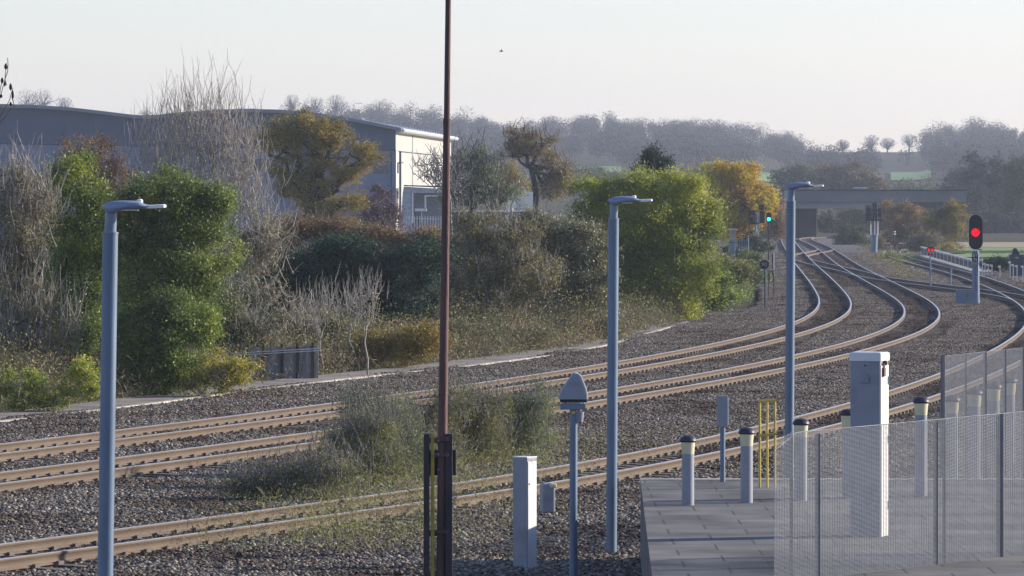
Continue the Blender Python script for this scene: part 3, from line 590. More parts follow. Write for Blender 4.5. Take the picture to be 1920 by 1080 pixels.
def verge(name, n, pxs, ys, lm, ls, k, h):
    px = RNG.uniform(0, 1, n); y = RNG.uniform(0, 1, n)
    D = F*(H-GZ)/(ys[0]+(ys[1]-ys[0])*y-YH); X = (pxs[0]+(pxs[1]-pxs[0])*px+(pxs[2]*y)-CX)*D/F
    C = np.repeat(np.stack([X, D, np.full(n, GZ)], 1), k, 0); C += RNG.normal(size=C.shape)*np.array([.3, 1, 0]); C[:, 2] += RNG.uniform(0, h, len(C))
    V, Fc = leaves(C, ls, .4, .2); o = np_mesh(name, V, Fc, lm); tag(o, kind='stuff')
verge('trackside_weeds', 520, (1590, 1640, 90), (452, 525), L_scrub, .13, 14, .28)
verge('trackside_grass', 130, (1640, 1700, 20), (478, 500), L_yg, .12, 12, .3)

# ---------------------------------------------------------------- trees beyond the bridge
def far_tree(D, x, yb, lobes, lm, tm, lab, nl, name='far_tree', group='trees beyond the bridge', ls=.4, cr=.9, **kw):
    return plant(name, lab, 'tree', D, (x, yb), lobes, lm, tm, group=group, nleaf=nl, lsize=ls, nclump=90, cr=cr, trunk=.35, twig=.07, **kw)
far_tree(860, 1585, 436, [(1560, 335, 40, 26), (1605, 335, 42, 30), (1640, 350, 22, 22), (1580, 370, 50, 25)], L_farbrown, M['barkgrey'], 'brown tree group above the middle of the bridge', 9000)
far_tree(900, 1480, 436, [(1470, 335, 22, 20), (1500, 332, 26, 20), (1490, 360, 40, 24)], L_fargreen, M['barkgrey'], 'grey-green trees above the left end of the bridge', 5000)
far_tree(900, 1690, 436, [(1680, 375, 22, 18), (1715, 370, 26, 22), (1740, 380, 30, 24)], L_fargreen, M['barkgrey'], 'low trees under the bright green field', 5000)
far_tree(800, 1850, 446, [(1830, 320, 28, 34), (1855, 340, 38, 45), (1830, 390, 42, 40), (1870, 400, 40, 40)], L_far, M['barkdark'], 'large hazy dark tree behind the tall red signal', 12000)
far_tree(780, 1905, 446, [(1900, 335, 26, 36), (1925, 350, 40, 55), (1905, 400, 42, 42), (1940, 410, 40, 40)], L_fargreen, M['barkdark'], 'large dark green tree at the right edge of the photo', 12000)
far_tree(840, 1785, 446, [(1780, 380, 28, 30), (1795, 345, 22, 24), (1770, 410, 36, 28)], L_far, M['barkdark'], 'smaller hazy tree right of the bridge deck', 7000)
far_tree(720, 1600, 436, [(1560, 412, 30, 18), (1610, 410, 36, 20), (1660, 405, 36, 26), (1590, 430, 60, 12)], L_farbrown, M['barkgrey'], 'dull brown scrub trees seen through the bridge opening', 12000, ls=.3, cr=.6)
far_tree(760, 1830, 446, [(1820, 400, 30, 30), (1850, 425, 50, 22), (1900, 425, 50, 22), (1825, 365, 20, 20)], L_far, M['barkdark'], 'low hazy dark trees behind the pale field at the right', 12000, ls=.35, cr=.7)
far_tree(950, 1310, 430, [(1290, 335, 40, 18), (1340, 328, 30, 14)], L_farbrown, M['barkgrey'], 'hazy brown trees behind the yellow-green bush', 5000)
far_tree(950, 1100, 425, [(1080, 330, 40, 18), (1130, 332, 40, 16), (1060, 350, 30, 20)], L_fargreen, M['barkgrey'], 'hazy green trees behind the twisted oak', 5000)

def crown_cloud(P, Hs, per, ls, wfac=.42, trunk=True):
    """many small bare trees: tuft faces in round crowns and thin trunks"""
    n = len(P); C = np.repeat(P, per, 0); h = np.repeat(Hs, per); u = unit(len(C))*(RNG.uniform(0, 1, len(C))[:, None]**.45)
    wv = np.repeat(RNG.uniform(.75, 1.25, n), per)
    C = C+u*np.stack([h*wfac*wv, h*wfac*wv, h*.40], 1); C[:, 2] += h*.62
    V, Fc = leaves(C, ls, .5, .3)
    S = np.concatenate([P, P+np.stack([np.zeros(n), np.zeros(n), Hs*.8], 1), Hs[:, None]*.02, Hs[:, None]*.008], 1)
    V2, F2 = tubes(S, 4); return np.concatenate([V, V2]), np.concatenate([Fc, F2+len(V)])
def woodland(name, n, x0, x1, D0, D1, h0, h1, lm, per=400, ls=.58, skip=None):
    px = RNG.uniform(x0, x1, n); D = RNG.uniform(D0, D1, n)
    if skip is not None: k = ~skip(px, D); px, D = px[k], D[k]
    X = (px-CX)*D/F; P = np.stack([X, D, terrain_z(X/D, D)], 1); V, Fc = crown_cloud(P, RNG.uniform(h0*.8, h1, len(P))*np.where(RNG.uniform(0, 1, len(P)) < .12, 1.25, 1), per, ls)
    o = np_mesh(name, V, Fc, lm); tag(o, kind='stuff'); return o
gap = lambda px, D: (px > 1500) & (px < 1725) & (D > 1610)
fld = lambda px, D: ((px > 1640) & (px < 1750) & (D > 1080) & (D < 1600)) | gap(px, D) | ((px > 1020) & (px < 1170) & (D < 1500)) | ((px > 1370) & (px < 1490) & (D < 1480))
woodland('hillside_wood', 620, 640, 2020, 1700, 2110, 6, 9.5, L_far, skip=lambda p, d: gap(p, d))
woodland('lower_wood', 560, 700, 2050, 1320, 1700, 6, 9, L_far, skip=fld)
woodland('hedgerow', 130, 820, 2000, 1000, 1060, 4, 6.5, L_fargreen, 260, .5, skip=fld)
woodland('hidden_side_wood', 160, -150, 640, 1900, 2110, 5, 8, L_far)
# single trees standing on the skyline
for (x, yt, yb, w, lab) in ((50, 165, 226, 24, 'wide bare tree on the skyline above the left end of the warehouse roof'), (80, 163, 226, 20, 'bare tree on the skyline just right of the wide one at the left'),
        (122, 182, 226, 17, 'small bare tree on the skyline left of the roof dip'), (548, 176, 226, 16, 'bare skyline tree right of the tall ash twigs'),
        (590, 180, 226, 24, 'broad brownish skyline tree above the oak'), (630, 176, 226, 20, 'bare skyline tree above the right roof slope'), (712, 186, 232, 24, 'rounded bare skyline tree left of the tall mast'),
        (1085, 214, 262, 18, 'tall skyline tree above the twisted oak'), (1175, 222, 262, 17, 'skyline tree standing proud in the middle of the hill wood'), (1265, 222, 262, 17, 'rounded skyline tree on the hill above the orange tree'),
        (1580, 261, 290, 14, 'small round skyline tree alone in the dip of the ridge'), (1634, 252, 290, 15, 'first of the two close round trees on the bare ridge'), (1664, 257, 290, 15, 'second of the two close round trees on the bare ridge, slightly lower'),
        (1705, 250, 288, 17, 'wide round tree at the foot of the right hill wood'), (1742, 240, 284, 17, 'tall loose tree where the bare ridge meets the right wood'), (1820, 232, 275, 20, 'topmost tree of the right hill wood')):
    D = 2060.; h = (yb-yt)*D/F
    root = empty('skyline_tree', at(x, yb, D), lab, 'tree', 'trees standing out on the skyline')
    base = np.array(at(x, yb, D)); k = D/F; n = 900; S = []
    limb(S, base, base+np.array([0, 0, h*.45]), .35, .25, 3, .03)
    for _ in range(26):
        e = base+np.array([RNG.normal()*w*k*.55, RNG.normal()*w*k*.4, h*RNG.uniform(.5, .97)]); limb(S, base+np.array([0, 0, h*RNG.uniform(.25, .45)]), e, .16, .05, 4, .12)
    V, Fc = tubes(np.array(S), 4); np_mesh('trunk', V, Fc, M['barkdark'], root)
    u = unit(n)*(RNG.uniform(0, 1, n)[:, None]**.35); C = base+np.array([0, 0, h*.64])+u*np.array([w*k, w*k*.8, h*.36])
    V, Fc = leaves(C, .55, .25, .2); np_mesh('crown', V, Fc, L_far, root)

# seed-head twigs hanging into the upper left corner
rt = empty('seed_head_branch', at(-60, 420, 46), 'bare branch with dark seed heads poking in at the upper left corner', 'branch')
S = []; k = 46/F
limb(S, at(-60, 420, 46), at(-12, 250, 46), .012, .008, 5, .05)
for (x0, y0), (x1, y1) in (((-12, 250), (12, 118)), ((-12, 250), (24, 165)), ((-8, 215), (4, 150)), ((-12, 250), (20, 205)), ((12, 160), (14, 108)), ((22, 180), (28, 200))): limb(S, at(x0, y0, 46), at(x1, y1, 46), .0045, .003, 4, .05)
V, Fc = tubes(np.array(S), 5); np_mesh('twig', V, Fc, M['barkred'], rt)
mb = MB()
for x, y, a, b in ((11, 125, 3.4, 6), (4, 151, 3, 6), (9, 157, 1.8, 6), (20, 163, 3.2, 7), (24, 178, 2.4, 9), (20, 195, 2.5, 4), (2, 180, 3, 4)):
    c = at(x, y, 46); mb.lathe(c, [(.002, -b*k), (a*k*.8, -b*k*.5), (a*k, 0), (a*k*.7, b*k*.6), (.002, b*k)], 8)
mb.build('seed_head', M['black'], rt, smooth=True)

# ---------------------------------------------------------------- lamps
def lamp(D, px_top, y_top, lean, label, s=1.0):
    """column with sleeve, neck and flat arm-shaped lantern; dimensions from the photo (pixel = D/F metres)"""
    k = .0000506*100*s                                      # metres per pixel of the left lamp
    top = at(px_top, y_top, D); root = empty('lamp_post', (top.x-lean*(top.z-GZ), D, GZ), label, 'lamp post', 'lamp posts in the foreground')
    def L(dx, dy, y=0.): return Vector((top.x+dx*k, D+y, top.z-dy*k))
    foot = Vector((top.x-lean*(top.z-GZ), D, GZ))
    t0 = L(0, 55); MB().cyl(foot, t0, .0760, .0730, 32).build('column', M['steel'], root, smooth=True)
    MB().lathe(t0-Vector((0, 0, .012)), [(.060, 0), (.0775, 0), (.0775, .016), (.060, .020)], 32).build('collar', M['steel2'], root, smooth=True)
    MB().cyl(t0, L(1.5, 14), .057, .055, 28).build('neck', M['steel2'], root, smooth=True)
    st = [(-15.5, 4, 6.5, .02), (-13, 1.8, 10, .05), (-9, .2, 15, .075), (-4, -1.8, 19.5, .09), (3, -3.6, 20.5, .10), (9, -4.4, 19, .11), (16, -4.9, 16, .12), (28, -5, 12.8, .13), (42, -5, 11.4, .13), (52, -4.6, 10.8, .12), (58, -2.2, 10.4, .115), (64, 1.2, 10, .10), (72, 3.2, 9.6, .085)]
    rings = []
    for x, zt, zb, hw in st:
        ring = []
        for i in range(16):
            a = 2*PI*i/16; c, q = math.cos(a), math.sin(a); zc = (zt+zb)/2; hh = (zb-zt)/2
            ring.append(L(x, zc-hh*(abs(q)**.8)*(1 if q > 0 else -1), hw*(abs(c)**.7)*(1 if c > 0 else -1)))
        rings.append(ring)
    MB().loft(rings).build('lantern_body', M['lamp'], root, smooth=True)
    rings = []
    for x, zt, zb, hw in ((68, 3.2, 9.6, .08), (80, 3.0, 9.6, .085), (92, 2.3, 9.2, .085), (101, 2, 8.6, .08), (104, 3.2, 7.6, .06)):
        rings.append([L(x, zb, -hw), L(x, zb, hw), L(x, zt+.8, hw), L(x, zt, hw*.8), L(x, zt, -hw*.8), L(x, zt+.8, -hw)])
    MB().loft(rings).build('lantern_arm', M['white'], root, smooth=True)  # white colour stands in for sunlight on the lantern's outer end
    MB().lathe(L(55, -3.5), [(.030, -.02), (.030, .012), (.022, .02), (.001, .024)], 14).build('sensor_cap', M['white'], root, smooth=True)
    MB().box(L(36, 12.8), (.16, .16, .012)).build('lens', M['cabwhite'], root)
lamp(50.0, 207, 381, .0140, 'nearest and largest grey lamp post, standing at the left in front of the green bushes')
lamp(73.0, 1150.5, 371.5, .0065, 'middle grey lamp post, in front of the yellow-green bush', 1.02)
lamp(85.0, 1483, 345, .0065, 'rightmost and tallest-looking grey lamp post, in front of the bridge and the curving rails')

# ---------------------------------------------------------------- near platform end (bottom right)
PT = .88
pp = [(1.0, 30), (9.5, 30), (9.5, 71.8), (1.75, 71.8)]
o = MB().prism([(x, y, PT) for x, y in pp], (0, 0, -1.6)).build('platform', slab_material()); tag(o, kind='structure')
o = MB().prism([(1.75, 71.8, PT+.01), (9.5, 71.8, PT+.01), (9.5, 72.15, PT+.01), (1.75, 72.15, PT+.01)], (0, 0, -.2)).build('platform_edge', M['concrete']); tag(o, kind='structure')
# ---------------------------------------------------------------- rust mast

D = 55.; k = D/F
foot = at(827.5, 1400, D); foot.z = GZ; tp = at(841.5, -90, D); root = empty('rust_mast', foot, 'tall thin rust-brown mast rising out of the top of the photo', 'mast')
mb = MB(); a0 = at(829.2, 930, D); dirv = (tp-a0).normalized(); f0 = a0-dirv*((a0.z-GZ)/dirv.z)
mb.cyl(f0, at(829.8, 820, D), 9.2*k, 9.0*k, 14); mb.cyl(at(829.8, 820, D), at(834.5, 500, D), 9.0*k, 7.9*k, 14); mb.cyl(at(834.5, 500, D), at(837.8, 225, D), 7.9*k, 6.6*k, 14)
mb.cyl(at(837.8, 226, D), tp, 5.9*k, 5.2*k, 14); mb.cyl(at(837.6, 232, D), at(837.9, 222, D), 7.3*k, 7.3*k, 14)
mb.build('pole', M['rust'], root, smooth=True)
for xa, xb, nm, m_ in ((798, 809, 'side_plate', 'darksteel'), (811, 818, 'yellow_strip', 'yellow'), (838, 851, 'side_plate', 'darksteel')):
    y_t = 813 if nm == 'side_plate' else 811; c = at((xa+xb)/2, y_t, D); w = (xb-xa)*k
    MB().box((c.x-(.02 if xa < 830 else .015), D+.02*(nm == 'yellow_strip'), (c.z+GZ)/2), (w, .12 if nm != 'yellow_strip' else .03, c.z-GZ)).build(nm, M[m_], root, bevel=.004)
for y, h_, w_ in ((826, 10, 42), (868, 48, 58), (1000, 12, 44)):
    c = at(826, y, D); MB().box((c.x, D+.085, c.z), (w_*k, .04, h_*k)).build('clamp_bracket', M['darksteel'], root, bevel=.004)
    MB().box((c.x+.01, D-.075, at(826, y-h_*.32, D).z), (26*k, .02, 7*k)).build('clamp_bracket', M['rust'], root, bevel=.003)
mb = MB()
for y in (851, 880, 826): mb.cyl(at(822, y, D)+Vector((0, -.09, 0)), at(822, y, D)+Vector((0, -.07, 0)), .012, .012, 8)
mb.build('bolts', M['steel'], root)

# ---------------------------------------------------------------- cabinets and posts in the foreground
def cabinet(D, xc, yt, w, d, a, label, capped=True, name='equipment_cabinet', letter=None):
    c = at(xc, yt, D); root = empty(name, (c.x, D, GZ), label, 'cabinet'); h = c.z-GZ; R = Matrix.Rotation(a, 3, 'Z')
    def P(x, y, z): return Vector((c.x, D, 0))+R @ Vector((x, y, 0))+Vector((0, 0, z))
    ht = .10 if capped else .012
    MB().box((c.x, D, GZ+(h-ht)/2), (w, d, h-ht), a).build('body', M['cabinet'], root, bevel=.006)
    # off-white panel on the right face paints in the sunlight there
    mb = MB().box(P(w/2+.004, 0, GZ+(h-ht)/2-.01), (.008, d-.03, h-ht-.08), a); mb.build('lit_side_panel', M['cabwhite'], root, bevel=.002)
    if capped:
        cap = MB(); ov = .012
        cap.loft([[P(sx*(w/2+ov), sy*(d/2+ov), z) for sx, sy in ((-1, -1), (1, -1), (1, 1), (-1, 1))] for z in (c.z-.10, c.z-.012)]+[[P(sx*(w/2-.01), sy*(d/2-.01), c.z) for sx, sy in ((-1, -1), (1, -1), (1, 1), (-1, 1))]])
        cap.build('cap', M['cabwhite'], root, bevel=.003)
        hg = MB()
        for zz_ in (c.z-.28, c.z-.95, c.z-1.7): hg.cyl(P(w/2+.012, .12, zz_), P(w/2+.012, .12, zz_-.09), .009, .009, 8)
        hg.build('hinges', M['steel2'], root)
        vt = MB(); pr = [(-.052, 0), (.052, 0), (.052, .06), (.035, .09), (0, .10), (-.035, .09), (-.052, .06)]
        zz = c.z-.345
        vt.prism([P(x, -d/2-.001, zz+z) for x, z in pr], P(0, -.016, 0)-P(0, 0, 0)); vt.build('vent_hood', M['cabinet'], root, bevel=.004)
        MB().cyl(P(0, -d/2-.01, c.z-.15), P(0, -d/2+.01, c.z-.15), .009, .009, 10).build('bolt', M['black'], root)
        pl = MB(); x0 = w/2+.02
        for i in range(10):
            t0, t1 = PI*i/10, PI*(i+1)/10
            pl.cyl(P(x0, -.08-.02*math.cos(t0), c.z-.18+.05*math.sin(t0)), P(x0, -.08-.02*math.cos(t1), c.z-.18+.05*math.sin(t1)), .007, .007, 6)
        pl.box(P(x0, -.08, c.z-.225), (.025, .07, .10), a); pl.cyl(P(x0, -.05, c.z-.12), P(x0, -.02, c.z-.13), .03, .025, 10)
        pl.build('padlock', mat('rusty_padlock', (.13, .04, .035), .6, .2), root, smooth=True)
    else:
        MB().box(P(0, 0, c.z-.005), (w+.01, d+.01, .014), a).build('lid', M['cabwhite'], root, bevel=.002)
        if letter:
            Mx = Matrix.Translation(P(w/2+.0095, 0, c.z-.07)) @ Matrix.Rotation(a+PI/2, 4, 'Z') @ FACE
            text_part('letter', letter, .075, Mx, M['yellow'], root, .001)
        MB().cyl(P(w/2+.004, -.07, c.z-.36), P(w/2+.014, -.07, c.z-.36), .012, .012, 8).build('lock', M['black'], root)
    return root
cabinet(60, 1630, 660, .352, .34, math.radians(-20), 'large grey cabinet with overhanging white cap and rusty padlock, right of the yellow frame')
cabinet(70, 984, 856, .235, .22, math.radians(-36), 'small plain blue-grey cabinet marked E, one side painted as sunlit, bottom centre beside the mast', False, letter='E')

# hooded sensor on a post
D = 68.; k = D/F; c = at(1075, 748, D)
root = empty('hooded_detector_post', (c.x, D, GZ), 'grey post carrying a rounded hood, left of the middle lamp post', 'detector')
MB().cyl((c.x, D, GZ), at(1075.5, 768, D), .052, .050, 20).build('post', M['steel'], root, smooth=True)
out = [(-28, 0), (-27, -9), (-20, -22), (-10, -36), (-3, -47), (2, -50), (9, -49), (15, -44), (20, -32), (25, -19), (27, -8), (27, 0)]
rings = []
for y, s in ((-.15, .86), (-.135, .97), (-.08, 1), (.08, 1), (.15, .9)): rings.append([c+Vector((x*k*s, y, -z*k*s)) for x, z in out])
MB().loft(rings).build('hood', M['cabinet'], root, smooth=True)
mb = MB().box(at(1075, 751, D), (50*k, .26, 6*k)); mb.build('hood_base', M['black'], root, bevel=.003)
mb = MB()
for x in (1057, 1069, 1083, 1094): mb.cyl(at(x, 757, D)+Vector((0, -.07, 0)), at(x, 748, D)+Vector((0, -.07, 0)), .011, .011, 8)
mb.build('bolts', M['white'], root)
MB().box(at(1074, 762, D), (48*k, .22, 11*k)).build('bracket', M['steel2'], root, bevel=.006)
MB().cyl(at(1072, 772, D)+Vector((.10, -.02, 0)), at(1072, 791, D)+Vector((.10, -.02, 0)), .06, .045, 16).build('cable_gland', M['cabinet'], root, smooth=True)
MB().box(at(1075, 773, D)+Vector((0, -.056, 0)), (.045, .01, .035)).build('yellow_label', M['yellow'], root)

# small box on post, yellow frame, low marker
D = 71.4; k = D/F; c = at(1355, 742, D); root = empty('control_box_post', (c.x, D, GZ), 'small blue-grey box on a thin post left of the yellow frame', 'control box')
MB().box(at(1354.5, 771, D), (20*k, .12, 58*k)).build('box', M['cabinet'], root, bevel=.006); MB().cyl((c.x, D, GZ), at(1355, 800, D), .035, .035, 14).build('post', M['steel'], root, smooth=True)
MB().box(at(1365.5, 772, D), (2*k, .10, 50*k)).build('door', M['cabwhite'], root, bevel=.002)
D = 70.; k = D/F; c = at(1438, 834, D); root = empty('safety_barrier', (c.x, D, GZ), 'yellow tubular steel frame with three uprights beside the right lamp post', 'barrier')
for x, yt in ((1424.5, 752), (1438.5, 751), (1453, 750)):
    t_ = at(x, yt, D); MB().cyl((t_.x, D, GZ), t_, .016, .016, 12).build('upright', M['yellow'], root, smooth=True)
for y0, y1 in ((753, 750), (817, 813)): MB().cyl(at(1422, y0, D)+Vector((0, -.022, 0)), at(1455, y1, D)+Vector((0, -.022, 0)), .018, .018, 12).build('crossbar', M['yellow'], root, smooth=True)
c = at(1029, 912, 78); root = empty('trackside_marker', (c.x, 78, GZ), 'low grey trackside box with top painted sunlit cream, between the small cabinet and the hooded post', 'marker')
MB().box((c.x-.02, 78, c.z-.17), (.20, .18, .44), .3).build('body', M['cabinet'], root, bevel=.03); MB().box((c.x+.05, 77.93, c.z+.02), (.10, .16, .07), .3).build('cap', M['cream'], root, bevel=.02)  # cream cap imitates the sun catching the top of the box

# bollards
for (x, yt, D, lab) in ((1290, 817, 66, 'leftmost dome-capped bollard at the bottom, half hidden by the picture edge'), (1400, 802, 66.5, 'dome-capped bollard just left of the yellow frame'),
        (1502, 785, 67, 'dome-capped bollard just right of the right lamp post'), (1590, 767, 67.5, 'dome-capped bollard mostly hidden behind the large cabinet'), (1727, 744, 68, 'dome-capped bollard between the large cabinet and the tall mesh fence'),
        (1785, 741, 90, 'first bollard behind the tall mesh fence'), (1827, 728, 92, 'second bollard behind the tall mesh fence, from the left'), (1863, 717, 94, 'third bollard behind the tall mesh fence, from the left'), (1892, 706, 96, 'tallest bollard behind the tall mesh fence, by the right edge')):
    c = at(x, yt, D); s = D/66/150*1.0 if D < 80 else D/F*.95; s = D/F; root = empty('bollard', (c.x, D, GZ), lab, 'bollard', 'dome-capped bollards along the platform end')
    r = 11.5*s; MB().lathe((c.x, D, GZ), [(r, 0), (r, c.z-GZ-34*s)], 20).build('post', M['cabinet'], root, smooth=True)
    MB().lathe((c.x, D, c.z-34*s), [(r, 0), (r*1.06, 8*s), (r*1.16, 22*s)], 20).build('light_ring', M['cream'], root, smooth=True)
    MB().lathe((c.x, D, c.z-12*s), [(r*1.25, 0), (r*1.40, 3*s), (r*1.3, 7*s), (r*.9, 11*s), (.001, 13*s)], 20).build('dome_cap', M['dome'], root, smooth=True)

# ---------------------------------------------------------------- weld mesh fences
mesh_mat = mat('mesh_wire', (.15, .16, .185), .5, .3, .1, 5)
post_mat = mat('fence_post', (.16, .17, .19), .5, .3, .1, 5)
def mesh_fence(name, label, p0, p1, ztop, posts, wire=.0050, zb=.2, pitch=.0127, vp=.05, curved=False):
    root = empty(name, (p0[0], p0[1], GZ), label, 'fence'); S = []
    a = np.array([p0[0], p0[1]]); b = np.array([p1[0], p1[1]]); L = np.linalg.norm(b-a); d = (b-a)/L
    def zt(t): return ztop[0]+(ztop[1]-ztop[0])*t-(.16*(1-min(1, t*L/.28))**2 if curved else 0)
    zs = np.arange(zb, max(ztop)-.01, pitch)
    for z in zs:
        t0 = 0.
        while zt(t0) < z and t0 < 1: t0 += .01
        q0, q1 = a+d*L*t0, b
        if zt(1) > z: S.append((q0[0], q0[1], z, q1[0], q1[1], z, wire/2, wire/2))
    for s in np.arange(0, L, vp):
        q = a+d*s; z1 = zt(s/L); S.append((q[0], q[1]-.004, zb, q[0], q[1]-.004, z1, wire/2, wire/2))
    for i in range(14):
        t0, t1 = i/14, (i+1)/14; q0, q1 = a+d*L*t0, a+d*L*t1; S.append((q0[0], q0[1], zt(t0), q1[0], q1[1], zt(t1), .004, .004))
    V, Fc = tubes(np.array(S), 4); np_mesh('mesh_panel', V, Fc, mesh_mat, root)
    for t, w, ex in posts:
        q = a+d*L*t; z1 = zt(t)+ex; MB().box((q[0], q[1]+.035, (z1+GZ)/2), (w, .05, z1-GZ)).build('post', post_mat, root, bevel=.004)
    return root
q0 = at(1452, 828, 52.5); q1 = at(1990, 765, 57.6)
mesh_fence('mesh_fence', 'low see-through wire mesh fence across the bottom right corner', (q0.x, q0.y), (q1.x, q1.y), (at(1480, 812, 52.8).z, at(1930, 769, 57).z), [(.055, .03, -.02), (.14, .055, -.03), (.54, .05, -.02), (.57, .03, 0), (.77, .075, .0), (.95, .03, 0)], curved=True)
q0 = at(1768, 668, 75); q1 = at(2010, 640, 81.5)
mesh_fence('tall_mesh_fence', 'taller wire mesh fence panels with close upright posts at the right edge', (q0.x, q0.y), (q1.x, q1.y), (q0.z, at(2010, 642, 81.5).z), [(0, .06, .02), (.165, .03, 0), (.31, .045, .01), (.46, .045, .02), (.60, .045, .03), (.75, .045, .02), (.9, .045, .02)], zb=.1, wire=.0054)

# ---------------------------------------------------------------- plank fence in the scrub
D = 143.; k = D/F; root = empty('plank_fence', at(528, 700, D), 'low dark grey fence of upright boards with square posts, half buried in the scrub', 'fence')
mb = MB(); x = 468
while x < 594:
    w = 4.6; yt = 652-(x-468)*.035+random.uniform(-.6, .6); c = at(x+w/2, yt, D); mb.box((c.x, D, (c.z+GZ)/2), (w*k*.96, .03, c.z-GZ)); x += w
mb.build('boards', mat('weathered_boards', (.27, .27, .285), .85, 0, .3, 3, .4, stretch=(4, 1, .5)), root)
for x in (465, 494, 529, 558, 587):
    c = at(x, 646-(x-465)*.03, D); MB().box((c.x, D-.06, (c.z+GZ)/2), (5.5*k, .09, c.z-GZ)).build('post', M['timber'], root, bevel=.006)
for y in (658, 662): MB().bar(at(440, y+4, D)+Vector((0, -.12, 0)), at(600, y-5, D)+Vector((0, -.12, 0)), .02, .022).build('wire', M['cabwhite'], root)
for x, yt, yb in ((668, 602, 700), (754, 606, 690)):
    pass

# ---------------------------------------------------------------- signals
def poly_round(w, h, n=8, top=1., bot=1.):
    r = w/2; pts = []
    for i in range(n+1): a = PI*i/n; pts.append((r*math.cos(a), h/2-r+r*math.sin(a)))
    for i in range(n+1): a = PI+PI*i/n; pts.append((r*math.cos(a), -h/2+r+r*math.sin(a)*bot))
    return pts
def head(root, c, w, h, name='signal_head', rim=True, m=None):
    mb = MB(); pr = poly_round(w, h); mb.prism([c+Vector((x, -.03, z)) for x, z in pr], (0, .03, 0)); mb.build('backboard', m or M['black'], root, smooth=False)
    mb = MB(); mb.prism([c+Vector((x*.72, .001, z*.88)) for x, z in pr], (0, .22, 0)); mb.build('housing', M['cabinet'] if rim else M['black'], root)
    if rim: mb = MB(); mb.prism([c+Vector((x*1.03, -.006, z*1.012)) for x, z in pr], (0, .018, 0)); mb.build('rim', M['cabwhite'], root)  # off-white rim puts the sunlit edge of the head into colour
def lens(root, c, r, m, hood=True):
    MB().cyl(c+Vector((0, -.05, 0)), c+Vector((0, -.028, 0)), r, r, 20).build('lamp_lens', m, root, smooth=True)
    if hood:
        mb = MB(); R_ = r*1.2; n = 12
        ins = [[c+Vector((rr*math.cos(PI*i/n), y, rr*math.sin(PI*i/n))) for i in range(n+1)] for rr, y in ((R_, -.028), (R_, -.028-.22))]
        o2 = [[c+Vector((rr*math.cos(PI*i/n), y, rr*math.sin(PI*i/n))) for i in range(n+1)] for rr, y in ((R_*1.06, -.248), (R_*1.06, -.028))]
        mb.loft(ins+o2, closed=False, cap=False); mb.build('hood', M['black'], root)
# tall red signal
D = gd(573, GZ+.05); k = D/F; c = at(1829.5, 435, D); root = empty('colour_light_signal', (c.x, D, GZ), 'tall signal post with a long black rounded head showing red, at the right', 'railway signal')
MB().cyl((c.x+.02, D+.1, GZ), at(1829.5, 470, D)+Vector((0, .1, 0)), 7*k, 6.6*k, 18).build('post', M['steel'], root, smooth=True)
head(root, c, 26*k, 66*k); lens(root, at(1829, 436, D), 7.2*k, M['red_glow'], False)
mb = MB()
for dy in (-4.5, -1, 2.4): mb.box(at(1829, 436+dy, D)+Vector((0, -.056, 0)), (13*k, .006, .55*k))
mb.build('lens_bars', mat('lens_bar', (.25, .01, .03), .5), root)
mb = MB()
for i in range(12):
    t0, t1 = PI*i/12, PI*(i+1)/12
    mb.bar(at(1829, 435, D)+Vector((8.6*k*math.cos(t0), -.14, 8.6*k*math.sin(t0))), at(1829, 435, D)+Vector((8.6*k*math.cos(t1), -.14, 8.6*k*math.sin(t1))), .2, .02)
mb.build('hood', M['black'], root)
MB().box(at(1828, 483, D)+Vector((0, -.10, 0)), (12*k, .02, 15*k)).build('number_plate', M['black'], root)
for i, ch in enumerate('BJ7'): pass
text_part('plate_lettering', 'BY\n79', 8.2*k, Matrix.Translation(at(1828, 483.5, D)+Vector((0, -.115, 0))) @ FACE, M['whitetext'], root)
MB().box(at(1829, 494.5, D)+Vector((0, -.1, 0)), (18*k, .1, 3.2*k)).build('bracket', M['cabinet'], root)
MB().bar(at(1833, 468, D), at(1841, 468, D), .04, .04).build('bracket', M['darksteel'], root)
MB().box(at(1826, 500, D)+Vector((.16, -.02, 0)), (.05, .05, .9)).build('cable', M['darksteel'], root)
# equipment box by it
D = gd(575, GZ); k = D/F; c = at(1811, 560, D); root = empty('equipment_box', (c.x, D, GZ), 'low blue-grey lineside box at the foot of the tall red signal', 'cabinet')
MB().box(at(1811, 559, D), (34*k, .5, 31*k)).build('body', M['cabinet'], root, bevel=.02); MB().box(at(1811, 543.6, D), (36*k, .55, 1.8*k)).build('lid', M['steel2'], root, bevel=.01)
for x in (1800, 1822): MB().box(at(x, 559, D)+Vector((0, -.27, 0)), (18*k, .03, 25*k)).build('door', M['steel2'], root, bevel=.01)
# red ground signal on thin pole
D = gd(543, GZ); k = D/F; c = at(1745, 468, D); root = empty('small_red_signal', (c.x, D, GZ), 'small signal with a dim red light on a thin pole, left of the tall one', 'railway signal')
MB().cyl((c.x, D, GZ), at(1744, 470, D), 1.5*k, 1.3*k, 10).build('post', M['steel'], root, smooth=True)
MB().loft([[at(1744.5+x, 467.5-z, D)+Vector((0, y, 0)) for x, z in ((-7, -3), (7, -3), (7.5, 1), (4, 4.5), (-4, 4.5), (-7.5, 1))] for y in (-.12, .12)]).build('head', M['black'], root)
for dx in (-3, 3): MB().cyl(at(1744.5+dx, 468.5, D)+Vector((0, -.16, 0)), at(1744.5+dx, 468.5, D)+Vector((0, -.12, 0)), 2*k, 2*k, 12).build('lamp_lens', M['red_glow'], root)
MB().box(at(1743.5, 477, D)+Vector((0, -.06, 0)), (7*k, .03, 3*k)).build('plate', mat('red_plate', (.3, .03, .05), .5), root)
MB().box(at(1744, 513, D), (3.4*k, .15, 8*k)).build('junction_box', M['steel2'], root)
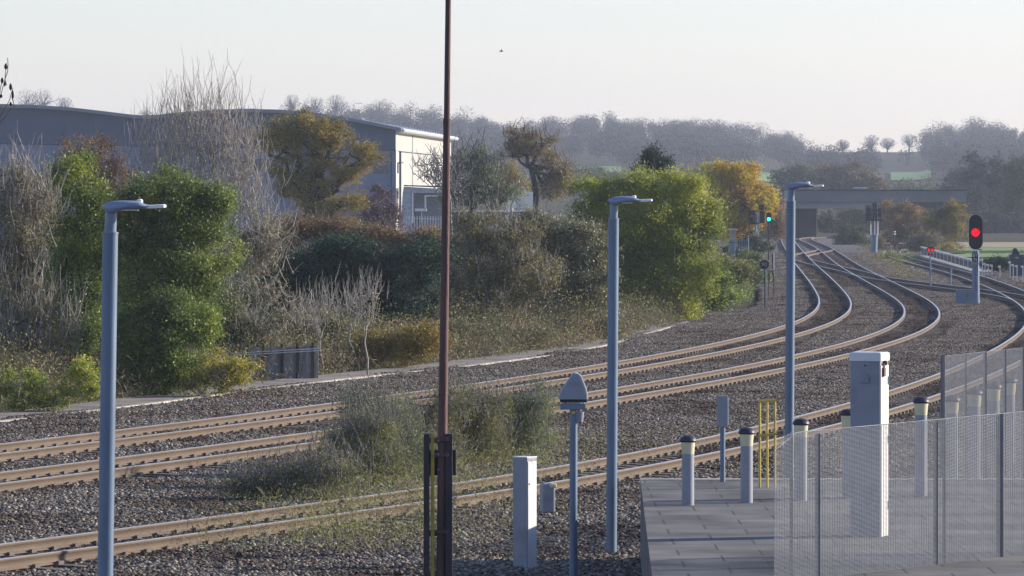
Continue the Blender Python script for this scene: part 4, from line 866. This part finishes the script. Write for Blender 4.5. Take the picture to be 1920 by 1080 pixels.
# green signal
D = gd(482, GZ)*1.0; D = 412.; k = D/F; c = at(1441.5, 408, D); root = empty('green_signal', (c.x, D, GZ), 'small black signal head showing green on a dark pole, left of the right lamp post', 'railway signal')
MB().cyl((c.x-.01, D+.1, GZ), at(1441.3, 415, D)+Vector((0, .1, 0)), 1.4*k, 1.2*k, 10).build('post', M['barkdark'], root, smooth=True)
head(root, c, 10*k, 20*k, rim=False); lens(root, at(1441.7, 411, D), 3.4*k, M['green_glow'], True)
MB().box(at(1441, 436, D), (4.5*k, .2, 9*k)).build('relay_box', M['barkred'], root)
# cluster of signal backs on a post
D = 414.; k = D/F; c = at(1417, 420, D); root = empty('lattice_signal', (c.x, D, GZ), 'signal seen from behind with three boards and a railed cage, above the palisade fence', 'railway signal')
base_z = at(1417, 462, D).z; MB().box((c.x, D, (base_z+at(1417, 442, D).z)/2), (9*k, .6, at(1417, 442, D).z-base_z+.6)).build('footing', M['concrete'], root, bevel=.03)
MB().cyl((c.x, D, base_z-.3), at(1417, 396, D), 2*k, 1.7*k, 12).build('post', M['steel2'], root, smooth=True)
for x, y, w, h_ in ((1427.5, 389, 10, 11), (1429, 407, 10, 23), (1409, 398, 11, 7)): MB().box(at(x, y, D), (w*k, .15, h_*k)).build('board', M['black'], root, bevel=.02)
mb = MB()
for x in (1404, 1407.5, 1411, 1414.5, 1418, 1421.5): mb.bar(at(x, 418, D), at(x, 396, D), .05, .05)
for y in (418, 410, 402, 396): mb.bar(at(1403, y, D), at(1423, y, D), .07, .07)
mb.build('cage', M['darksteel'], root); MB().box(at(1413, 419, D), (20*k, .9, 2*k)).build('platform', M['darksteel'], root)
MB().box(at(1407, 412, D), (7*k, .2, 10*k)).build('board', M['black'], root, bevel=.02)
mb = MB()
for x in (1420.5, 1422.5): mb.bar(at(x, 443, D)+Vector((0, -.1, 0)), at(x, 400, D)+Vector((0, -.1, 0)), .04, .04)
mb.build('ladder', M['cabwhite'], root)
# 90 speed sign
D = gd(583, GZ); k = D/F; c = at(1433, 496, D); root = empty('speed_sign', (c.x, D, GZ), 'round dark speed sign reading 90 on a black post beside the left track', 'speed sign')
MB().cyl((at(1434.6, 583, D).x, D+.03, GZ), at(1434, 490, D)+Vector((0, .03, 0)), 1.3*k, 1.2*k, 10).build('post', M['black'], root, smooth=True)
MB().bar(at(1436.2, 583, D)+Vector((0, .02, 0)), at(1435.8, 507, D)+Vector((0, .02, 0)), .018, .03).build('post_sunlit_edge', M['cabwhite'], root)  # off-white strip painted as the sunlit edge of the black post
MB().cyl(c+Vector((0, -.02, 0)), c+Vector((0, .01, 0)), 9.2*k, 9.2*k, 28).build('disc', M['black'], root, smooth=True)
ring = MB(); n = 28
for r0, r1, y in ((7.6, 8.4, 0),): ring.loft([[c+Vector((rr*k*math.cos(2*PI*i/n), yy, rr*k*math.sin(2*PI*i/n))) for i in range(n)] for rr, yy in ((r0, -.024), (r1, -.024), (r1, -.018))], cap=False)
ring.build('ring', mat('dim_lettering', (.13, .14, .14), .6), root)
text_part('number', '90', 10.5*k, Matrix.Translation(c+Vector((0, -.026, 0))) @ FACE, mat('sign_digits', (.36, .37, .36), .6), root)
# small trackside fixtures left of the tracks
D = gd(572, GZ); k = D/F
for x, y, w, h_, lab in ((1419, 553, 7, 16, 'small dark upright marker box left of the speed sign'),):
    root = empty('marker_box', (at(x, y, D).x, D, GZ), lab, 'marker'); MB().box(at(x, y, D), (w*k, .15, h_*k)).build('box', M['darksteel'], root, bevel=.01); MB().box(at(x, 566, D), (2*k, .05, 14*k)).build('stake', M['darksteel'], root)
for x, y, w, h_, D, lab in ((1389, 526, 16, 13, 285, 'upper of two small grey metal boxes on the bank left of the speed sign'), (1385, 541, 20, 9, 262, 'lower of two small grey metal boxes on the bank left of the speed sign'),
                            (1368, 568, 14, 6, 240, 'grey junction box on a short stake in the green bush by the walkway end')):
    k = D/F; c = at(x, y, D); root = empty('junction_box', (c.x, D, GZ), lab, 'junction box', 'small boxes on the bank')
    MB().box(c, (w*k, .3, h_*k)).build('box', M['cabinet'], root, bevel=.01); MB().box(c+Vector((0, -.02, h_*k/2+.015)), ((w+3)*k, .4, .03)).build('lid', M['cabwhite'], root)
    for s in (-.35, .35): MB().box((c.x+s*w*k, D, (c.z+GZ)/2), (.05, .05, c.z-GZ)).build('leg', M['darksteel'], root)
D = 330.; k = D/F
for x, yt, yb, D, lab in ((1451, 474, 506, 330, 'thin white-edged marker post between the speed sign and the left track'),):
    k = D/F; c = at(x, yt, D); root = empty('marker_post', (c.x, D, GZ), lab, 'post'); MB().box((c.x, D, (c.z+GZ)/2), (.07, .07, c.z-GZ)).build('post', M['cabwhite'], root, bevel=.01); MB().box((c.x-.09, D, (c.z+GZ)/2), (.06, .06, (c.z-GZ)*.9)).build('backing_post', M['darksteel'], root)
# cable frame by the sign
D = 262.; k = D/F; root = empty('cable_loop_frame', (at(1446, 530, D).x, D, GZ), 'dark frame with looped cable just right of the speed sign', 'frame')
mb = MB()
for x in (1441, 1451): mb.cyl((at(x, 500, D).x, D, GZ), at(x, 507, D), .02, .02, 8)
mb.cyl(at(1441, 508, D), at(1451, 508, D), .02, .02, 8); mb.build('frame', M['darksteel'], root)
mb = MB()
for i in range(16):
    a, b = 2*PI*i/16, 2*PI*(i+1)/16; cc = at(1446.5, 519, D); mb.cyl(cc+Vector((4*k*math.cos(a), 0, 10*k*math.sin(a))), cc+Vector((4*k*math.cos(b), 0, 10*k*math.sin(b))), .025, .025, 6)
mb.build('cable', M['darksteel'], root)
# palisade and concrete post
D = 300.; k = D/F; root = empty('palisade_fence', (at(1386, 500, D).x, D, GZ), 'short grey steel palisade fence above the green bank, left of the signals', 'fence')
mb = MB()
for i in range(10):
    x = 1370+i*3.3; c = at(x, 449+(i % 2)*.6, D); mb.prism([(c.x-.028, D, GZ), (c.x+.028, D, GZ), (c.x+.028, D, c.z-.05), (c.x, D, c.z), (c.x-.028, D, c.z-.05)], (0, .02, 0))
mb.build('pales', M['steel2'], root)
for y in (455, 480): MB().bar(at(1366, y, D)+Vector((0, .04, 0)), at(1404, y, D)+Vector((0, .04, 0)), .03, .05).build('rail', M['darksteel'], root)
c = at(1403.5, 446, D); MB().box((c.x, D, (c.z+GZ)/2), (.06, .06, c.z-GZ)).build('end_post', M['cabwhite'], root)
c = at(1373, 430, 302); root = empty('concrete_post', (c.x, 302, GZ), 'thick grey concrete post with a flat cap behind the palisade fence', 'post')
MB().box((c.x, 302, (c.z+GZ)/2), (.32, .3, c.z-GZ)).build('post', M['concrete'], root, bevel=.02); MB().box((c.x, 302, c.z), (.46, .42, .06)).build('cap', M['cabwhite'], root)
# big signal structure in front of bridge
D = 470.; k = D/F; c = at(1638, 430, D); root = empty('signal_structure', (c.x, D, GZ), 'tall signal on a thick column with a dark caged platform, in front of the bridge', 'railway signal')
MB().cyl((c.x, D, GZ), at(1640, 440, D), 6.5*k, 6*k, 16).build('column', M['steel'], root, smooth=True)
for x in (1632.5, 1640, 1645.5): MB().cyl(at(x, 441, D), at(x, 384, D), 1.2*k, 1.1*k, 8).build('upright', M['cabwhite'], root, smooth=True)
mb = MB()
for x in np.linspace(1623, 1651, 7): mb.bar(at(x, 412, D)+Vector((0, -.5, 0)), at(x, 386, D)+Vector((0, -.5, 0)), .07, .07)
for y in (412, 403, 394, 386): mb.bar(at(1622, y, D)+Vector((0, -.5, 0)), at(1652, y, D)+Vector((0, -.5, 0)), .09, .09)
mb.build('cage', M['darksteel'], root); MB().box(at(1637, 412.5, D), (31*k, 1.2, 2.4*k)).build('platform', M['black'], root)
for x, y, w, h_ in ((1628, 400, 10, 24), (1640, 395, 9, 30), (1650, 398, 7, 18)): MB().box(at(x, y, D), (w*k, .25, h_*k)).build('board', mat('slate_board', (.05, .065, .085), .6), root, bevel=.02)
# buffer stop with lamp
D = 520.; k = D/F; c = at(1677, 465, D); root = empty('buffer_stop', (c.x, D, GZ), 'red and white buffer stop at the end of the siding, right of the signal structure', 'buffer stop')
red = mat('buffer_red', (.16, .035, .035), .7); MB().box(at(1677, 456, D), (40*k, .3, 6*k)).build('beam', red, root, bevel=.02)
for x in (1663, 1691): MB().box(at(x, 456, D)+Vector((0, -.17, 0)), (12*k, .03, 1.6*k)).build('white_stripe', M['white'], root)
for x in (1663, 1677, 1690): MB().bar((at(x, 470, D).x, D, GZ), at(x, 456, D), .2, .2).build('leg', red, root)
MB().box(at(1690, 468, D), (12*k, .8, 9*k)).build('side_frame', red, root)
MB().cyl(at(1676.5, 455, D), at(1676.5, 441, D), 1.6*k, 1.6*k, 10).build('lamp_post', M['black'], root); mb = MB().cyl(at(1676.5, 441, D), at(1676.5, 432, D), 2.6*k, 2.6*k, 14); mb.build('lamp', M['black'], root, smooth=True)
mb = MB().cyl(at(1676.5, 439.6, D), at(1676.5, 438, D), 2.75*k, 2.75*k, 14); mb.cyl(at(1676.5, 435.4, D), at(1676.5, 433.8, D), 2.75*k, 2.75*k, 14); mb.build('white_band', M['white'], root, smooth=True)

# far right platform with railing and posts
PZ = -.08
def pw(x, y, z): return at(x, y, gd(y, z))
a0, a1 = pw(1713, 479, PZ), pw(1826, 510, PZ)
plt = MB(); nrm = Vector((1, .1, 0)); plt.prism([a0, a1, a1+Vector((1.6, .3, 0)), a0+Vector((1.6, .3, 0))], (0, 0, -.3)); o = plt.build('platform', M['concrete']); tag(o, kind='structure')
root = empty('platform_railing', (a0.x+1.2, a0.y, PZ), 'white-topped railing running along the far right platform', 'railing')
dv = (a1-a0); r0, r1 = a0+Vector((1.5, .2, 0)), a1+Vector((1.5, .2, 0))
t0, t1 = at(1727, 463, r0.y), at(1832, 490, r1.y); r0 = Vector((t0.x, t0.y, PZ)); r1 = Vector((t1.x, t1.y, PZ))
MB().bar(t0, t1, .09, .09).build('top_rail', M['white'], root)
for i in range(16):
    t = i/15; p = r0.lerp(r1, t); q = t0.lerp(t1, t); MB().bar(p, q, .035, .035).build('upright', M['cabwhite'], root)
mb = MB(); mb.prism([r0+Vector((.1, .1, .1)), r1+Vector((.1, .1, .1)), t1+Vector((.1, .1, -.15)), t0+Vector((.1, .1, -.15))], (.04, 0, 0)); mb.build('infill_panel', mat('railing_panel', (.075, .08, .095), .7), root)
for (x, yt, yb, D, lab) in ((1842, 487, 510, 330, 'tallest'), (1847, 495, 510, 331, 'short left'), (1853, 497, 511, 331, 'short second'), (1860, 498, 511, 331, 'short third'), (1875, 500, 512, 325, 'lone'),
                            (1894, 492, 517, 320, 'first taller'), (1900, 497, 519, 314, 'second taller'), (1907, 499, 524, 308, 'third taller'), (1918, 500, 526, 303, 'rightmost taller')):
    k = D/F; c = at(x, yt, D); root = empty('white_topped_post', (c.x, D, GZ), '%s post with a square white top, right of the tall red signal' % lab, 'post', 'thin white-topped posts beside the far platform')
    MB().box((c.x, D, (c.z+GZ)/2), (.06, .06, c.z-GZ)).build('stake', M['cabwhite'], root); MB().box(c+Vector((-.05, -.05, 0)), (5*k, .1, 3.4*k)).build('top_plate', M['white'], root, bevel=.01)
# thin lamp-like post in front, point machines
D = gd(545, GZ); k = D/F; c = at(1784, 500, D); root = empty('thin_post', (c.x, D, GZ), 'plain thin grey post between the small red signal and the tall red signal', 'post')
MB().cyl((at(1782, 545, D).x, D, GZ), c, .045, .04, 10).build('shaft', M['steel2'], root, smooth=True); MB().box(c, (.16, .12, .1)).build('cap', M['steel2'], root)
for x, y, D, lab in ((1707, 504, 372, 'farthest point machine box with a white lit end'), (1719, 512, 352, 'middle point machine box with a white lit end'), (1735, 517, 340, 'nearest point machine box with a white lit end')):
    k = D/F; c = at(x, y, D); root = empty('point_machine', (c.x, D, GZ), lab+' beside the second track', 'point machine', 'point machines with white ends')
    MB().box(c+Vector((-.25, 0, -.05)), (.75, .5, .22), .2).build('case', M['darksteel'], root, bevel=.02); MB().box(c+Vector((.16, -.1, .03)), (.10, .35, .28), .2).build('end_cover', M['white'], root, bevel=.02)  # end covers coloured white as if the sun lit them
    MB().box((c.x-.25, D, (c.z+GZ)/2), (.6, .4, max(.05, c.z-GZ))).build('stand', M['darksteel'], root)
# dark machine and low embankment bushes at the right edge
plant('dark_hedge', 'dark low hedge behind the white-topped posts at the right', 'hedge', 345, (1870, 516), [(1860, 494, 30, 9), (1890, 496, 30, 8), (1930, 492, 30, 10)], L_ivy, M['barkdark'], nleaf=9000, lsize=.12, nclump=70, cr=.2, trunk=.04, stems=6)
D = 330.; k = D/F; c = at(1905, 480, D); root = empty('track_machine', (c.x, D, GZ), 'dark blue-black machine with a rounded cowl standing at the right edge', 'machine')
MB().box((at(1906, 490, D).x, D, (at(1906, 476, D).z+GZ)/2), (26*k, 1.2, at(1906, 478, D).z-GZ)).build('body', mat('machine_blue', (.035, .045, .065), .6), root, bevel=.04)
MB().loft([[at(1904+x, 470-z, D)+Vector((0, y, 0)) for x, z in ((-7, -10), (9, -10), (6, -3), (2, 4), (-3, 5), (-6, 0))] for y in (-.3, .3)]).build('cowl', M['black'], root, bevel=.03)
MB().box(at(1905, 483, D)+Vector((0, -.62, 0)), (6*k, .05, 3*k)).build('panel', M['cabinet'], root)
# pale field behind
fm = mat('stubble_field', (.30, .25, .14), .95, 0, .2, .4); gm = mat('bright_grass', (.15, .24, .05), .95, 0, .25, .6)
for (x0, x1, ya, yb, m_, nm, z) in ((1690, 2050, 454, 463.5, fm, 'stubble_field', GZ+.02), (1690, 2050, 464, 470, gm, 'grass_strip', GZ+.02), (1690, 2050, 475, 482, gm, 'grass_strip', GZ+.02)):
    A = [pw(x0, yb, z), pw(x1, yb, z), pw(x1, ya, z), pw(x0, ya, z)]; o = MB().add(A, [(0, 1, 2, 3)]).build(nm, m_); tag(o, kind='structure')
# bright fields on the hillside: draped patches
def patch(name, x0, x1, D0, D1, m_):
    V = []; nx, ny = 12, 8
    for j in range(ny):
        for i in range(nx):
            D = D0+(D1-D0)*j/(ny-1); u = (x0+(x1-x0)*i/(nx-1)-CX)/F; V.append((u*D, D, float(terrain_z(np.array(u), np.array(D)))+.5))
    ii = (np.arange(ny-1)[:, None]*nx+np.arange(nx-1)[None]).reshape(-1, 1); o = np_mesh(name, np.array(V), np.concatenate([ii, ii+1, ii+nx+1, ii+nx], 1), m_); tag(o, kind='structure')
gm2 = mat('meadow', (.17, .27, .085), .95, 0, .15, .02)
patch('meadow', 1670, 1745, 1400, 1550, gm2); patch('meadow', 1060, 1165, 1370, 1450, gm2); patch('meadow', 1360, 1490, 1330, 1480, gm2)

# ---------------------------------------------------------------- bridge
D = 650.; k = D/F; root = empty('road_bridge', (at(1640, 445, D).x, D, GZ), 'grey concrete road bridge spanning the tracks in the distance', 'bridge')
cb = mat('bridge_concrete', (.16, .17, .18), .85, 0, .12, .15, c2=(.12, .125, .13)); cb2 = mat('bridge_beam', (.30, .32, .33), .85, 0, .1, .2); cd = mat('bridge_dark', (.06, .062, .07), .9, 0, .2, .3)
def slab(x0, x1, y0, y1, d0, d1, m_, nm):
    a = at(x0, y0, D); b = at(x1, y1, D); return MB().prism([(a.x, D+d0, a.z), (b.x, D+d0, a.z), (b.x, D+d0, b.z), (a.x, D+d0, b.z)], (0, d1-d0, 0)).build(nm, m_, root)
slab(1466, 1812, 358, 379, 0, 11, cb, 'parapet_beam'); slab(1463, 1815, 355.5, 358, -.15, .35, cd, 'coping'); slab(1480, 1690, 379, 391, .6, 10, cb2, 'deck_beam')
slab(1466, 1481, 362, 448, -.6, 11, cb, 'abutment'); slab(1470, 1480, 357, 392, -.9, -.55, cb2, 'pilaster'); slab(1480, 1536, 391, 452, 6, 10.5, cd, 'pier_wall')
a = at(1536, 391, D); b = at(1537.6, 430, D); MB().prism([(a.x, D+5.9, a.z), (b.x, D+5.9, a.z), (b.x, D+5.9, b.z), (a.x, D+5.9, b.z)], (0, 4, 0)).build('pier_lit_edge', M['white'], root)  # thin white strip paints the lit edge of the pier
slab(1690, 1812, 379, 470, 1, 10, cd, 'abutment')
for x0, x1, y in ((1600, 1626, 351.5), (1792, 1812, 356)):
    p = at(x0, y, D+5); q = at(x1, y+1.5, D+5); MB().box((p+q)/2, (q.x-p.x, .6, .12)).build('light_parapet_rail', M['cabwhite'], root)
for x in (1498, 1505, 1556): pass
# embankment under the bridge sides
for x0, x1, x2, nm in ((1380, 1470, 1480, 'embankment'),):
    a = at(x0, 450, D+3); b = at(x1, 372, D+3); c = at(x2, 372, D+3); mb = MB().prism([(a.x-25, D+1, GZ), (c.x, D+1, GZ), (c.x, D+1, b.z), (b.x, D+1, b.z)], (0, 12, 0)); o = mb.build(nm, soil_material()); tag(o, kind='structure')

# ---------------------------------------------------------------- warehouse
root = empty('warehouse', at(742, 432, 600), 'huge warehouse with wavy roof, blue-grey shaded front and cream sunlit side', 'warehouse')
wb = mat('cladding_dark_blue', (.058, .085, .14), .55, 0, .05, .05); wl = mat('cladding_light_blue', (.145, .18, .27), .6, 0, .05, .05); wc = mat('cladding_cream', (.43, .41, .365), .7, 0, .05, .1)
wd = mat('trim_dark', (.045, .055, .075), .5); wg = mat('window_glass', (.03, .045, .065), .15, 0, .1, .3, spec=.6)
ROOF = [(-220, 205), (-140, 198), (-60, 195.5), (0, 195), (60, 196.5), (130, 201), (200, 209), (240, 214.5), (268, 216.5), (300, 215), (345, 210), (400, 206), (460, 204), (520, 205.5), (580, 210), (650, 220), (700, 229), (752, 240)]
def DW(x): return 600-(742-x)*.012                     # the front wall comes a little nearer towards the left
def wp(x, y): return at(x, y, DW(x))
SD = Vector((5.3, 86, 0))                               # direction and length of the side wall
def strip(m_, nm, top, bot, xs, push=0., thick=.3, parent=root):
    mb = MB(); rings = []
    for x in xs:
        a = wp(x, top(x)); b = wp(x, bot(x)); rings.append([a+Vector((0, push, 0)), b+Vector((0, push, 0)), b+Vector((0, push+thick, 0)), a+Vector((0, push+thick, 0))])
    mb.loft(rings); return mb.build(nm, m_, parent)
rf = lambda x: float(np.interp(x, [a for a, _ in ROOF], [b for _, b in ROOF])); seam = lambda x: 268+(x)*.0175
xs = list(np.linspace(-220, 742, 70))
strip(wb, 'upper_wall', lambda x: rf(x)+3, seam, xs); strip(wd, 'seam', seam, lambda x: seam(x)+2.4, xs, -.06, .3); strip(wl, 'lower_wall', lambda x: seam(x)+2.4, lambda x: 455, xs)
# roof sheet with overhanging edge
rings = []
for x in list(np.linspace(-220, 752, 90)):
    a = wp(x, rf(x)); rings.append([a+Vector((0, -.8, 0)), a+Vector((0, -.8, -.38)), a+SD+Vector((0, 0, -.38)), a+SD])
MB().loft(rings).build('roof', mat('roof_grey', (.20, .22, .26), .45, .2, .06, .05), root)
cr_ = wp(742, 240); cz = at(742, 455, 600).z; e0 = wp(752, 240)
def side(t0, t1, z0, z1, m_, nm, push=0., th=.25):
    a = Vector((cr_.x, cr_.y, 0))+SD*t0; b = Vector((cr_.x, cr_.y, 0))+SD*t1; n = Vector((1, -.06, 0))
    mb = MB().prism([a+n*push+Vector((0, 0, z0)), b+n*push+Vector((0, 0, z0)), b+n*push+Vector((0, 0, z1)), a+n*push+Vector((0, 0, z1))], -n*th); return mb.build(nm, m_, root)
ztop = cr_.z-.35; zseam = at(742, 283, 600).z
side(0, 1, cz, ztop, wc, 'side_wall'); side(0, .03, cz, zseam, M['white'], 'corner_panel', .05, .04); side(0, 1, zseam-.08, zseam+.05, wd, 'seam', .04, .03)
for t in (.27, .96): side(t, t+.012, cz, ztop, mat('joint_grey', (.30, .30, .29), .7), 'joint', .05, .04)
# eaves gutter overhang along the side
rings = []
for t in (0, 1):
    b = e0+SD*t; rings.append([b+Vector((-1.0, 0, .0)), b+Vector((.2, 0, -.05)), b+Vector((.45, 0, -.25)), b+Vector((.3, 0, -.45)), b+Vector((-1.0, 0, -.6))])
MB().loft(rings).build('gutter', M['cabwhite'], root)
mb = MB()
for i in range(22): p = e0+SD*(i/21)+Vector((-.3, 0, 0)); mb.bar(p, p+Vector((0, 0, .4)), .06, .06)
mb.build('roof_posts', M['cabwhite'], root)
side(.055, .06, cz, zseam, wd, 'downpipe', .22, .2); side(.045, .09, at(742, 305, 600).z, at(742, 304, 600).z+.05, wd, 'pipe_bracket', .3, .25)
side(.012, .035, at(742, 325, 600).z, at(742, 304, 600).z, wg, 'window', .08, .04); side(.012, .035, at(742, 372, 600).z, at(742, 358, 600).z, wg, 'window', .08, .04)
strip(wg, 'window', lambda x: 302, lambda x: 325, [700, 727], -.08, .1); strip(wg, 'window', lambda x: 298, lambda x: 320, [455, 530], -.08, .1)
strip(wg, 'window', lambda x: 370, lambda x: 392, [640, 727], -.08, .1); strip(wd, 'downpipe', lambda x: 285, lambda x: 455, [733, 735], -.15, .15)
# loading canopy building in front of the side wall
root = empty('loading_canopy', at(790, 432, 590), 'grey flat-roofed canopy with white framed opening against the cream warehouse wall', 'building')
D = 592.
def fb(x0, x1, y0, y1, d0, th, m_, nm, y0b=None, x0b=None):
    a = at(x0, y0, D+d0); b = at(x1, y0 if y0b is None else y0b, D+d0); c = at(x1, y1, D+d0); d = at(x0 if x0b is None else x0b, y1, D+d0)
    return MB().prism([a, b, c, d], (0, th, 0)).build(nm, m_, root)
gl = mat('canopy_grey', (.42, .44, .47), .6); fb(757, 862, 350, 362, 0, 12, gl, 'fascia', 356, 755); fb(757, 864, 346.5, 349, -.3, 12.5, wd, 'roof_edge', 353)
fb(755, 770, 362, 440, 0, .4, gl, 'pier', None, 750); fb(772, 775, 362, 440, -.1, .4, M['white'], 'post'); fb(770, 862, 362, 440, 6, .3, mat('canopy_back', (.20, .22, .25), .7), 'back_wall')
fb(796, 799, 368, 394, -.1, .3, M['white'], 'frame'); fb(796, 862, 366, 368.5, -.1, .3, M['white'], 'frame'); fb(778, 800, 391, 396, -.1, 1.2, M['white'], 'sill')
for x, y, w, h_, D_, nm, lab in ((784, 410, 13, 26, 586, 'parked_lorry', 'small dark vehicle end parked under the warehouse canopy'),):
    k = D_/F; c = at(x, y, D_); root = empty(nm, (c.x, D_, at(x, 428, D_).z), lab, 'lorry'); MB().box(c, (w*k, 4, h_*k)).build('body', M['darksteel'], root, bevel=.08); MB().box(at(x, y-6, D_)+Vector((0, -2.03, 0)), (w*k*.8, .05, h_*k*.3)).build('windscreen', wg, root)
    for s in (-.35, .35): MB().cyl(at(x+s*w, 428, D_)+Vector((0, -1.6, .3)), at(x+s*w, 428, D_)+Vector((0, -1.2, .3)), .4, .4, 14).build('wheel', M['black'], root)
D = 570.; root = empty('yard_fence', at(770, 440, D), 'pale upright-bar fence along the warehouse yard', 'fence'); mb = MB()
for x in np.arange(742, 832, 5.): mb.bar(at(x, 446, D), at(x, 405, D), .09, .09)
mb.build('uprights', M['cabwhite'], root); MB().bar(at(740, 409, D), at(832, 411, D), .06, .08).build('rail', M['cabwhite'], root)
# pale plant building with chimneys
D = 640.; k = D/F; root = empty('plant_building', at(975, 430, D), 'small white industrial building with pipes, left of the twisted oak', 'building')
wt = mat('plant_white', (.66, .68, .66), .6, 0, .12, .3)
for x0, x1, y0, y1, d0 in ((953, 968, 352, 440, 0), (966, 986, 350, 440, .6), (984, 1002, 360, 440, .2)):
    a = at(x0, y0, D+d0); b = at(x1, y1, D+d0); MB().box(((a.x+b.x)/2, D+d0+1.5, (a.z+b.z)/2), (b.x-a.x, 3, a.z-b.z)).build('wall', wt, root, bevel=.05)
for x in (955, 958, 964, 973): MB().cyl(at(x, 355, D), at(x, 338, D), .12, .12, 8).build('pipe', M['cabwhite'], root)
for x, y in ((972, 360), (990, 366), (975, 372)): MB().box(at(x, y, D-.05), (3*k, .1, 2*k)).build('window', wg, root)
a = at(862, 396, 560); root = empty('flat_roofed_shed', at(940, 430, 560), 'long low flat-roofed shed with a pale roof edge, under the ivy tree', 'building')
D = 560.; a = at(845, 397, D); b = at(1004, 440, D); MB().box(((a.x+b.x)/2, D+3, (a.z+b.z)/2), (b.x-a.x, 6, a.z-b.z)).build('wall', mat('shed_wall', (.16, .16, .20), .8), root)
a = at(843, 395, D); b = at(1006, 397.5, D); MB().box(((a.x+b.x)/2, D+3, (a.z+b.z)/2+.005), (b.x-a.x, 6.6, a.z-b.z)).build('roof', M['white'], root)
for x, y, lab in ((702, 433, 'leftmost pale car roof showing above the hedge by the warehouse'), (738, 432, 'second pale car roof above the hedge, under the warehouse corner')):
    D = 520.; k = D/F; c = at(x, y+3, D); root = empty('parked_car', (c.x, D, c.z-1.1), lab, 'car', 'cars parked in the warehouse yard')
    body = [(-2.1, 0), (2.1, 0), (2.15, .45), (1.9, .65), (1.1, .75), (.5, 1.2), (-.9, 1.22), (-1.6, .8), (-2.1, .7)]
    MB().prism([(c.x+x_, D-.8, c.z-1.0+z_) for x_, z_ in body], (0, 1.6, 0)).build('body', mat('car_paint', (.55, .56, .58), .3), root, bevel=.06)
    MB().prism([(c.x+x_, D-.83, c.z-1.0+z_) for x_, z_ in ((.95, .76), (.45, 1.12), (-.85, 1.14), (-1.4, .8))], (0, .03, 0)).build('window', wg, root)
    for s in (-1.3, 1.3): MB().cyl((c.x+s, D-.85, c.z-1.0), (c.x+s, D-.6, c.z-1.0), .32, .32, 14).build('wheel', M['black'], root)

# bird in the sky
c = at(940, 96, 300); root = MB(); s = .16
root.loft([[c+Vector((x, r*math.cos(a), r*math.sin(a))) for a in np.linspace(0, 2*PI, 7)[:-1]] for x, r in ((-.14, .005), (-.08, .03), (.03, .035), (.12, .006))])
for q in (-1, 1): root.add([c+Vector((-.04, 0, .02)), c+Vector((.05, 0, .02)), c+Vector((.02, q*.12, .12)), c+Vector((-.03, q*.25, .06))], [(0, 1, 2, 3)])
tag(root.build('bird', M['darksteel'], None, org=c), 'tiny dark bird flying in the open sky right of the mast', 'bird')

# ---------------------------------------------------------------- haze, light, sky, camera
m, nt, out = new_mat('haze'); pv = nd(nt, 'ShaderNodeVolumePrincipled'); pv.inputs['Color'].default_value = (.80, .87, 1, 1); pv.inputs['Density'].default_value = 0.00016; pv.inputs['Anisotropy'].default_value = .35
nt.links.new(pv.outputs[0], out.inputs['Volume'])
hz = MB().box((0, 2150, 42), (1500, 4500, 92)); hz = hz.build('haze', m); tag(hz, kind='stuff')

AZ, EL = math.radians(72), math.radians(19)
sd = Vector((math.sin(AZ)*math.cos(EL), math.cos(AZ)*math.cos(EL), math.sin(EL)))
sun = bpy.data.lights.new('sun', 'SUN'); sun.energy = 5.0; sun.angle = math.radians(.6); sun.color = (1, .92, .80)
so = bpy.data.objects.new('sun', sun); COL.objects.link(so); so.rotation_euler = sd.to_track_quat('Z', 'Y').to_euler(); so.location = (60, 60, 60)
w = bpy.data.worlds.new('World'); SC.world = w; w.use_nodes = True; nt = w.node_tree; bg = nt.nodes['Background']
sk = nt.nodes.new('ShaderNodeTexSky'); sk.sky_type = 'NISHITA'; sk.sun_disc = False; sk.sun_elevation = EL; sk.sun_rotation = AZ
sk.air_density = 1.0; sk.dust_density = .3; sk.ozone_density = 3.0
tint = nt.nodes.new('ShaderNodeMix'); tint.data_type = 'RGBA'; tint.blend_type = 'MULTIPLY'; tint.inputs[0].default_value = 1; tint.inputs[7].default_value = (1.03, .925, 1.06, 1)
nt.links.new(sk.outputs[0], tint.inputs[6]); nt.links.new(tint.outputs[2], bg.inputs[0]); bg.inputs[1].default_value = .128

cam = bpy.data.cameras.new('camera'); co = bpy.data.objects.new('camera', cam); COL.objects.link(co); SC.camera = co
co.location = (0, 0, H); co.rotation_euler = (PI/2, 0, 0); cam.sensor_width = 36; cam.lens = 36*F/1920; cam.shift_y = -(540-YH)/1920; cam.clip_end = 20000; cam.clip_start = .5
SC.view_settings.view_transform = 'Standard'; SC.view_settings.look = 'None'; SC.view_settings.exposure = 0.62; SC.view_settings.gamma = 1
SC.render.engine = 'CYCLES'; SC.cycles.volume_bounces = 1; SC.cycles.max_bounces = 6; SC.cycles.transparent_max_bounces = 8
